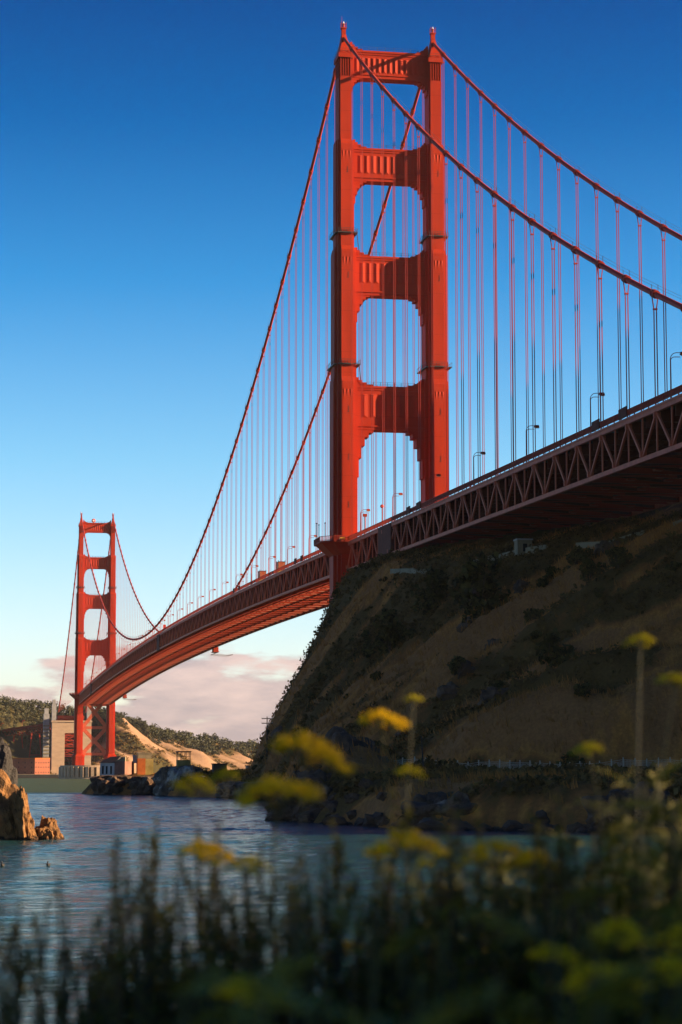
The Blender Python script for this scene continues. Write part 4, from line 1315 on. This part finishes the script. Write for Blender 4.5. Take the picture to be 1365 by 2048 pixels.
# ---------------------------------------------------------------- vegetation
def leaf_blob(mb, c, rad, n, size, rg, hollow=.35, flat=1.0):
    """n little leaf-sized faces through an uneven volume"""
    for _ in range(n):
        u = rg.uniform(-1, 1); a = rg.uniform(0, 2 * math.pi)
        q = math.sqrt(1 - u * u)
        r = hollow + (1 - hollow) * rg.random() ** .5
        p = Vector((c[0] + rad[0] * q * math.cos(a) * r, c[1] + rad[1] * q * math.sin(a) * r, c[2] + rad[2] * u * r))
        s = size * rg.uniform(.6, 1.4)
        d1 = Vector((rg.gauss(0, 1), rg.gauss(0, 1), rg.gauss(0, 1) * flat)).normalized() * s
        d2 = Vector((rg.gauss(0, 1), rg.gauss(0, 1), rg.gauss(0, 1) * flat)).normalized() * s
        mb.add([p - d1, p + d2 * .8, p + d1, p - d2 * .8], [(0, 1, 2, 3)])
def make_tree(seed, kind):
    rg = random.Random(seed)
    t = empty('pine_tree')
    tr, cr = MB(), MB()
    Ht = 12.0
    lean = rg.uniform(-.8, .8)
    tr.tube([(0, 0, -.8), (lean * .4, 0, Ht * .4), (lean, 0, Ht * .8)], [.42, .3, .12], 7)
    if kind == 'umbrella':
        spots = [(lean + rg.uniform(-4, 4), rg.uniform(-3, 3), Ht * rg.uniform(.72, .95), rg.uniform(1.3, 2.4), .45) for _ in range(8)]
    else:
        spots = [(lean * f + rg.gauss(0, 2.3 * (1.15 - f)), rg.gauss(0, 2.3 * (1.15 - f)), Ht * (f + .06), rg.uniform(1.5, 2.6) * (1.25 - .6 * f), .75) for f in [.28 + .72 * rg.random() for _ in range(13)]]
    for (x, y, z, r, fl) in spots:
        tr.tube([(lean * z / Ht * .8, 0, z * .72), (x, y, z)], [.12, .05], 4)
        leaf_blob(cr, (x, y, z), (r, r, r * fl), 46, .42, rg)
    tr.build('trunk', 'bark', t)
    cr.build('crown', 'pine', t)
    return t
rng = random.Random(7)
trees = [make_tree(100 + i, 'pine') for i in range(4)]
used = [False] * 4
TL = []
tries = 0
cand = []
while len(cand) < 3400:
    x = rng.uniform(-300, 190); dd = rng.uniform(50, 300) if x < -10 else rng.uniform(100, 560)
    yc = float(np.interp(x, FX, FC))
    cand.append((x, yc - dd, dd))
cz = fgrounds([c[0] for c in cand], [c[1] for c in cand])
cc_ = far_cover(np.array([c[0] for c in cand]), np.array([c[1] for c in cand]), cz)
keep = [(x, y, z, d) for (x, y, d), z, c in zip(cand, cz, cc_) if c > (.52 if x < -10 else .25) and (d > 72 or x > 10) and z > 12 and not (x > -25 and y > -1800)]
keep.sort(key=lambda k: -k[1])
single = [k for k in keep if k[3] < 175 or k[0] > -10][:150]
rest = [k for k in keep if k not in single]
for i, (x, y, z, d) in enumerate(single):
    k = i % 4
    o = trees[k] if not used[k] else copy_tree(trees[k])
    used[k] = True
    o.location = (x, y, z - .3)
    o.rotation_euler = (0, 0, rng.uniform(0, 6.28))
    s = rng.uniform(.6, 1.1)
    o.scale = (s * 1.15, s * 1.15, s)
    tag(o, 'dark pine on the slope above the pale bluff', 'tree', 'pines on the far shore hill')
wd = MB()
for (x, y, z, d) in rest:
    s = rng.uniform(.6, 1.1)
    for _ in range(5):
        leaf_blob(wd, (x + rng.gauss(0, 2), y + rng.gauss(0, 2), z + s * rng.uniform(3, 10)), (2.6 * s, 2.6 * s, 2.2 * s), 12, .95, rng)
tag(wd.build('distant_woods', 'pine'), kind='stuff')
for (x, y, s, lab) in ((-176, -1896, .85, 'flat topped pine alone on the skyline, nearest the woods'), (-184.5, -1898, .75, 'flat topped pine alone on the skyline, nearest the dark cliff')):
    t = make_tree(int(-x), 'umbrella')
    t.location = (x, y, float(far_land(np.array([[x]]), np.array([[float(y)]]))[0, 0]) - .3)
    t.scale = (s, s, s)
    tag(t, lab, 'tree')
# scrub on the bluffs
fs_ = MB()
cand = [(rng.uniform(-320, 190), rng.uniform(4, 150)) for _ in range(7500)]
X_ = np.array([c[0] for c in cand]); Y_ = np.interp(X_, FX, FC) - np.array([c[1] for c in cand])
Z_ = fgrounds(X_, Y_); C_ = far_cover(X_, Y_, Z_)
for x, y, z, c in zip(X_, Y_, Z_, C_):
    if c > .40 and z > 3:
        leaf_blob(fs_, (x, y, z + .5), (1.9, 1.9, 1.3), 7, 1.0, rng)
tag(fs_.build('bluff_scrub', 'scrub'), kind='stuff')
# big shrubs by the fort
for (x, y, s, lab) in ((40, -1640, 8.0, 'round dark tree behind the brick fort'), (28, -1650, 6.0, 'smaller dark tree beside the grey pylon')):
    t = tag(empty('round_tree', (x, y, float(far_land(np.array([[float(x)]]), np.array([[float(y)]]))[0, 0]))), lab, 'tree')
    MB().tube([(0, 0, -1), (0, 0, s * .6)], .4, 6).build('trunk', 'bark', t)
    b = MB()
    for _ in range(9):
        leaf_blob(b, (rng.gauss(0, s * .4), rng.gauss(0, s * .3), s * rng.uniform(.35, .8)), (s * .4, s * .4, s * .32), 60, .7, rng)
    b.build('crown', 'bush', t)

# ground cover of the near headland
cand = []
for _ in range(36000):
    cand.append((rng.uniform(-70, 88), rng.uniform(40, 420)))
X_ = np.array([c[0] for c in cand]); Y_ = np.array([c[1] for c in cand])
Z_ = grounds(X_, Y_); C_ = near_cover(X_, Y_, Z_)
sc_, gr_ = MB(), MB()
for x, y, z, c in zip(X_, Y_, Z_, C_):
    if z < 3.0: continue
    if z > 12 and Y_.size and (x < np.interp(y, HY, HXC) - 10): continue
    if c > .44:
        s = rng.uniform(.5, 1.25)
        leaf_blob(sc_, (x, y, z + .35 * s), (1.2 * s, 1.2 * s, .75 * s), 11, .34, rng)
    else:
        for _ in range(5):
            px, py = x + rng.gauss(0, .5), y + rng.gauss(0, .5)
            a = rng.uniform(0, 6.28); w_ = .10
            hx, hy = rng.gauss(.25, .25), rng.gauss(0, .25)
            hh = rng.uniform(.5, 1.1)
            gr_.add([(px - w_ * math.cos(a), py - w_ * math.sin(a), z - .3), (px + w_ * math.cos(a), py + w_ * math.sin(a), z - .3), (px + hx, py + hy, z + hh)], [(0, 1, 2)])
tag(sc_.build('headland_scrub', 'scrub'), kind='stuff')
tag(gr_.build('dry_grass', 'dry_grass'), kind='stuff')
# single shrubs and wind-bent conifers on the slope
def shrub(x, y, s, name, lab, cat, tall=1.0, group=None):
    t = tag(empty(name, (x, y, ground(x, y) - .2)), lab, cat, group)
    st, b = MB(), MB()
    for _ in range(4):
        st.tube([(0, 0, 0), (rng.gauss(0, s * .2), rng.gauss(0, s * .2), s * .7 * tall)], [.12, .05], 5)
    for k in range(int(10 * tall)):
        f = (k + .5) / (10 * tall)
        w_ = s * (.62 - .42 * f if tall > 1 else .5)
        leaf_blob(b, (rng.gauss(0, w_ * .6), rng.gauss(0, w_ * .6), s * tall * (.12 + .8 * f)), (w_ * .75, w_ * .75, s * .26), 46, .16 + .07 * s, rng)
    st.build('trunk' if tall > 1 else 'stem', 'bark', t)
    b.build('crown', 'bush', t)
    return t
shrub(20.1, 192, 8.0, 'conifer_tree', 'broad dark conifer high on the slope under the deck', 'tree', 1.9)
shrub(22.5, 161, 5.5, 'conifer_tree', 'narrow dark conifer left of the broad one on the slope', 'tree', 1.8)
shrub(32, 158, 6.0, 'conifer_tree', 'low dark conifer halfway down the left of the slope', 'tree', 1.5)
shrub(24.8, 262, 4.5, 'conifer_tree', 'small dark conifer on the right of the slope', 'tree', 1.4)
shrub(25.2, 126, 2.2, 'flowering_shrub', 'small bush at the crest beside the start of the pale wall', 'shrub')
for i in range(84):
    y = rng.uniform(62, 330)
    x = rng.uniform(float(np.interp(y, HY, HXC)) + 2, float(np.interp(y, HY, HXF)) + 4)
    if x > 78: continue
    shrub(x, y, (rng.choice([1.0, 1.3, 1.7, 2.2, 3.0]) if y > 110 else .9) * rng.uniform(.85, 1.15), 'coastal_shrub', 'rounded dark green shrub growing on the shaded headland slope', 'shrub', 1.0, 'shrubs on the headland slope')

for i in range(14):
    y = rng.uniform(115, 300)
    f = rng.uniform(.12, .95)
    x = float(np.interp(y, HY, HXC)) * f + float(np.interp(y, HY, HXF)) * (1 - f)
    s = rng.uniform(1.0, 2.6)
    make_rock('rock_outcrop', (x, y, ground(x, y) - .3 * s), (s * 1.2, s * 1.5, s), 200 + i, 'rock', 'dark rock outcrop breaking through the shaded headland slope', group='outcrops on the headland slope', sub=3, rough=.42)

# ---------------------------------------------------------------- foreground plants on the bank
def bank_z(x, y):
    return float(-1.5 + 6.15 * sstep(604, 622, np.array(y - 0.18 * (x - 127))))
def umbel_mesh(rg, dens=1.0):
    rays, fl = MB(), MB()
    n = int(24 * dens)
    for k in range(n):
        r = math.sqrt((k + .5) / n) * rg.uniform(.85, 1.12); a = k * 2.4 + rg.uniform(-.3, .3)
        if rg.random() < .12: continue
        p = Vector((r * math.cos(a), r * math.sin(a), .62 - .60 * r * r + rg.uniform(-.05, .05)))
        rays.tube([(0, 0, -.25), (p.x * .5, p.y * .5, p.z * .45), tuple(p)], .018, 3, False)
        for _ in range(22):
            q = p + Vector((rg.gauss(0, .10), rg.gauss(0, .10), rg.gauss(.03, .05)))
            s = rg.uniform(.045, .075)
            fl.add([q + Vector((s, 0, 0)), q + Vector((0, s, 0)), q + Vector((-s, 0, 0)), q + Vector((0, -s, 0)), q + Vector((0, 0, s)), q - Vector((0, 0, s))],
                   [(0, 1, 4), (1, 2, 4), (2, 3, 4), (3, 0, 4), (1, 0, 5), (2, 1, 5), (3, 2, 5), (0, 3, 5)])
    me = []
    for mb_, nm, mt in ((rays, 'umbel_rays', 'stem'), (fl, 'umbel', 'umbel'), (fl, 'umbel', 'green_umbel')):
        m = bpy.data.meshes.new(nm); m.from_pydata(mb_.v, [], mb_.f); m.materials.append(M[mt]); me.append(m)
    return me
rg = random.Random(5)
UM = [umbel_mesh(rg) for _ in range(3)]
def frond(mb, p, direction, ln, rg):
    """feathery fennel leaf: a rachis with hair-fine leaflets"""
    d = Vector(direction).normalized()
    side = d.cross(Vector((0, 0, 1))).normalized()
    pts = [Vector(p) + d * ln * f + Vector((0, 0, -.25 * ln * f * f)) for f in (0, .33, .66, 1)]
    mb.tube(pts, .0012, 3, False)
    for k in range(20):
        f = .15 + .85 * k / 20
        c = Vector(p) + d * ln * f + Vector((0, 0, -.25 * ln * f * f))
        for q in (-1, 1):
            e = c + (side * q * rg.uniform(.5, 1) + d * .7 + Vector((rg.gauss(0, .3), rg.gauss(0, .3), rg.gauss(0, .4)))) * ln * .3 * (1.1 - f)
            w_ = Vector((.0032, 0, .0032))
            mb.add([c - w_, c + w_, e], [(0, 1, 2)])
def fennel(base, heads, lab, rg, nfr=10):
    bx, by = base
    bz = bank_z(bx, by)
    t = tag(empty('fennel_plant', (bx, by, bz - .05)), lab, 'wild fennel', 'yellow fennel plants on the bank')
    st, fr = MB(), MB()
    main_top = Vector((0, 0, 0))
    hub = Vector((sum(h[0] for h in heads) / len(heads) - bx, sum(h[1] for h in heads) / len(heads) - by, (min(h[2] for h in heads) - bz) * .72))
    st.tube([(0, 0, 0), hub * .33 + Vector((rg.gauss(0, .03), 0, 0)), hub * .7 + Vector((rg.gauss(0, .03), 0, 0)), hub], [.0032, .0029, .0025, .002], 6)
    for (hx, hy, hz, rad, col) in heads:
        tip = Vector((hx - bx, hy - by, hz - bz + .05))
        st.tube([hub, hub.lerp(tip, .55) + Vector((rg.gauss(0, .01), rg.gauss(0, .01), -.02)), tip - Vector((0, 0, rad * .25))], [.0024, .002, .0016], 6)
        k = rg.randrange(3)
        ang = rg.uniform(0, 6.28)
        tl = (rg.gauss(0, .11), rg.gauss(0, .11))
        for me, nm in ((UM[k][0], 'umbel_stalks'), (UM[k][2 if col else 1], 'umbel')):
            o = bpy.data.objects.new(nm, me)
            o.parent = t
            o.location = tip
            o.rotation_euler = (tl[0], tl[1], ang)
            o.scale = (rad * 1.3, rad * 1.3, rad * 1.1) if not col else (rad, rad, rad * .9)
            if nm == 'umbel' and col:
                o['label'] = 'greenish flower head not yet open'
            COL.objects.link(o)
    for k in range(nfr):
        f = rg.uniform(.3, 1.0)
        a = rg.uniform(0, 6.28)
        frond(fr, hub * f, (math.cos(a), math.sin(a), rg.uniform(.2, .9)), rg.uniform(.10, .22), rg)
    st.build('stem', 'stem', t)
    fr.build('fronds', 'frond', t)
    return t
W_ = 1.05
FEN = [  # world place of each flower head: x, y, z, radius
    ([(126.717, 625.122, 6.295, .060, 0), (126.802, 625.301, 6.209, .062, 0)], 'fennel with the two broad yellow heads, one above the other, near the middle'),
    ([(126.333, 623.974, 6.385, .048, 0), (126.130, 623.406, 6.467, .026, 1), (126.264, 623.971, 6.263, .036, 1)], 'tall forked fennel with a bright yellow head against the cliff'),
    ([(126.839, 624.459, 6.072, .051, 0), (126.741, 624.474, 6.047, .048, 1)], 'fennel with two yellow heads in front of the open water'),
    ([(126.846, 624.272, 6.228, .050, 1), (126.720, 623.888, 6.253, .036, 1)], 'fennel with dull olive heads against the dark point'),
    ([(126.494, 625.036, 6.100, .059, 0), (126.483, 624.290, 5.838, .041, 0)], 'fennel with a domed yellow head right of the middle'),
    ([(126.293, 624.967, 6.080, .057, 0), (126.142, 624.685, 6.060, .044, 0)], 'fennel with a pair of loose orange yellow heads under the dark shore'),
    ([(126.832, 625.147, 5.826, .059, 0)], 'fennel with a single ragged yellow head at the bottom edge'),
    ([(126.111, 624.769, 5.861, .044, 0), (126.063, 625.092, 5.922, .054, 0)], 'fennel with two rounded heads low on the right'),
    ([(126.214, 625.467, 5.866, .060, 0), (126.031, 625.296, 5.865, .054, 0), (125.935, 625.115, 5.922, .041, 0)], 'fennel with three drooping heads in the lower right corner'),
    ([(125.606, 624.117, 6.490, .044, 1), (125.568, 623.729, 6.614, .041, 1), (125.815, 624.059, 6.318, .038, 1)], 'tallest fennel with green unopened heads against the right slope'),
]
for heads, lab in FEN:
    if heads[0][2] < 5.9:                        # the low heads stand at the front of the bank
        heads = [(CAM[0] + (h[0] - CAM[0]) * .80, CAM[1] + (h[1] - CAM[1]) * .80, CAM[2] + (h[2] - CAM[2]) * .80, h[3] * .80, h[4]) for h in heads]
    bx = sum(h[0] for h in heads) / len(heads) + rg.uniform(-.06, .06)
    by = sum(h[1] for h in heads) / len(heads) + rg.uniform(-.1, .1)
    fennel((bx, by), heads, lab, rg)
# leafy fennel without flowers, filling in on the right
for i in range(72):
    near_ = i % 12 == 0
    dist_ = rg.uniform(2.6, 3.6) if near_ else rg.uniform(4.7, 6.4)
    lat = rg.uniform(.02, .165) if i % 2 else rg.uniform(-.10, .165)
    x = CAM[0] - .1767 * dist_ - .984 * lat * dist_
    y = CAM[1] - .984 * dist_ + .177 * lat * dist_
    bz = bank_z(x, y)
    top = CAM[2] - (rg.uniform(.012, .085) - .045 * max(0, (lat - .075) / .08) * rg.random() + .03 * min(1, max(0, (.06 - lat) / .12))) * dist_
    t = tag(empty('leafy_fennel', (x, y, bz - .05)), 'feathery green fennel without flowers on the near bank', 'wild fennel', 'leafy fennel on the bank')
    st, fr = MB(), MB()
    hgt = top - bz
    for _ in range(3):
        a = rg.uniform(0, 6.28)
        tip = Vector((.09 * math.cos(a), .09 * math.sin(a), hgt * rg.uniform(.8, 1.0)))
        st.tube([(0, 0, 0), tip * .5, tip], [.007, .005, .003], 5)
        for k in range(17):
            f = rg.uniform(.35, 1.0); aa = rg.uniform(0, 6.28)
            frond(fr, tip * f, (math.cos(aa), math.sin(aa), rg.uniform(.2, 1.0)), rg.uniform(.10, .22), rg)
    st.build('stem', 'stem', t); fr.build('fronds', 'frond', t)
# dark sagebrush wands
def sage_proto(seed):
    rg_ = random.Random(seed)
    t = empty('sagebrush')
    tw, lv = MB(), MB()
    n = rg_.randint(4, 6)
    for k in range(n):
        a = rg_.uniform(0, 6.28)
        hgt = 1.0 if k == 0 else rg_.uniform(.62, .93)
        sp = 0 if k == 0 else rg_.uniform(.04, .13)
        b0 = Vector((0, 0, hgt * rg_.uniform(.0, .3)))
        p = [b0, Vector((sp * .55 * math.cos(a), sp * .55 * math.sin(a), hgt * .55)), Vector((sp * math.cos(a), sp * math.sin(a), hgt))]
        tw.tube(p, [.006, .004, .0015], 5)
        m = 150
        for j in range(m):
            f = .30 + .70 * (j + rg_.random()) / m
            c = p[0].lerp(p[1], f / .55) if f < .55 else p[1].lerp(p[2], (f - .55) / .45)
            aa = rg_.uniform(0, 6.28)
            ln = rg_.uniform(.010, .026) * (1.25 - .75 * f)
            e = c + Vector((math.cos(aa) * ln, math.sin(aa) * ln, ln * rg_.uniform(.2, 1.0)))
            s = Vector((-math.sin(aa), math.cos(aa), 0)) * rg_.uniform(.004, .008)
            lv.add([c, c.lerp(e, .55) + s, e, c.lerp(e, .55) - s], [(0, 1, 2, 3)])
        for j in range(5):                       # side sprigs
            f = rg_.uniform(.45, .9)
            c = p[0].lerp(p[1], f / .55) if f < .55 else p[1].lerp(p[2], (f - .55) / .45)
            aa = rg_.uniform(0, 6.28)
            e = c + Vector((math.cos(aa) * .035, math.sin(aa) * .035, .08))
            tw.tube([c, e], [.002, .001], 3)
            for _ in range(26):
                q = c.lerp(e, rg_.uniform(.2, 1.05)); ab = rg_.uniform(0, 6.28); ln = rg_.uniform(.008, .018)
                ee = q + Vector((math.cos(ab) * ln, math.sin(ab) * ln, ln * .6)); s = Vector((-math.sin(ab), math.cos(ab), 0)) * .004
                lv.add([q, q.lerp(ee, .55) + s, ee, q.lerp(ee, .55) - s], [(0, 1, 2, 3)])
    tw.build('twigs', 'twig', t)
    lv.build('leaves', 'sage', t)
    return t
sages = [sage_proto(40 + i) for i in range(5)]
su = [False] * 5
# (lateral slope from the view axis, drop of the top below eye level, distance): the wand-like clumps one sees against the water
SP = [(-.150, .066, 4.6), (-.141, .068, 4.4), (-.117, .027, 5.0), (-.106, .040, 4.6), (-.098, .045, 5.2), (-.091, .020, 5.6), (-.083, .031, 4.7), (-.078, .026, 5.4),
      (-.066, .024, 5.8), (-.058, .022, 5.3), (-.050, .030, 4.8), (-.041, .035, 5.0), (-.030, .022, 5.6), (-.020, .034, 4.9), (-.012, .040, 5.2), (-.003, .034, 4.7), (.008, .046, 5.1), (.018, .040, 5.6),
      (.03, .045, 5.2), (.044, .05, 4.8), (.057, .045, 5.4), (.07, .05, 5.0), (.085, .05, 5.5), (.1, .06, 5.0), (.115, .05, 5.6), (.13, .055, 5.2), (.146, .05, 5.6)]
for _ in range(34):
    SP.append((rg.uniform(.0, .16), rg.uniform(.006, .045), rg.uniform(4.4, 5.8)))
for _ in range(50):
    SP.append((rg.uniform(-.11, .12), rg.uniform(.036, .06), rg.uniform(4.4, 5.8)))
for _ in range(150):
    SP.append((rg.uniform(-.158, .158), rg.uniform(.052, .098), rg.uniform(4.4, 5.9)))
for i, (lat, drop, dist_) in enumerate(SP):
    x = CAM[0] - .1767 * dist_ - .984 * lat * dist_
    y = CAM[1] - .984 * dist_ + .177 * lat * dist_
    bz = bank_z(x, y)
    hgt = CAM[2] - drop * dist_ - bz + .05
    k = rg.randrange(5)
    o = sages[k] if not su[k] else copy_tree(sages[k])
    su[k] = True
    o.location = (x, y, bz - .05)
    o.rotation_euler = (rg.gauss(0, .04), rg.gauss(0, .04), rg.uniform(0, 6.28))
    o.scale = (hgt * 1.0, hgt * 1.0, hgt)
    tag(o, 'dark upright sagebrush wands on the near bank', 'sagebrush', 'sagebrush on the near bank')
print('OBJECTS BUILT', len(bpy.data.objects))
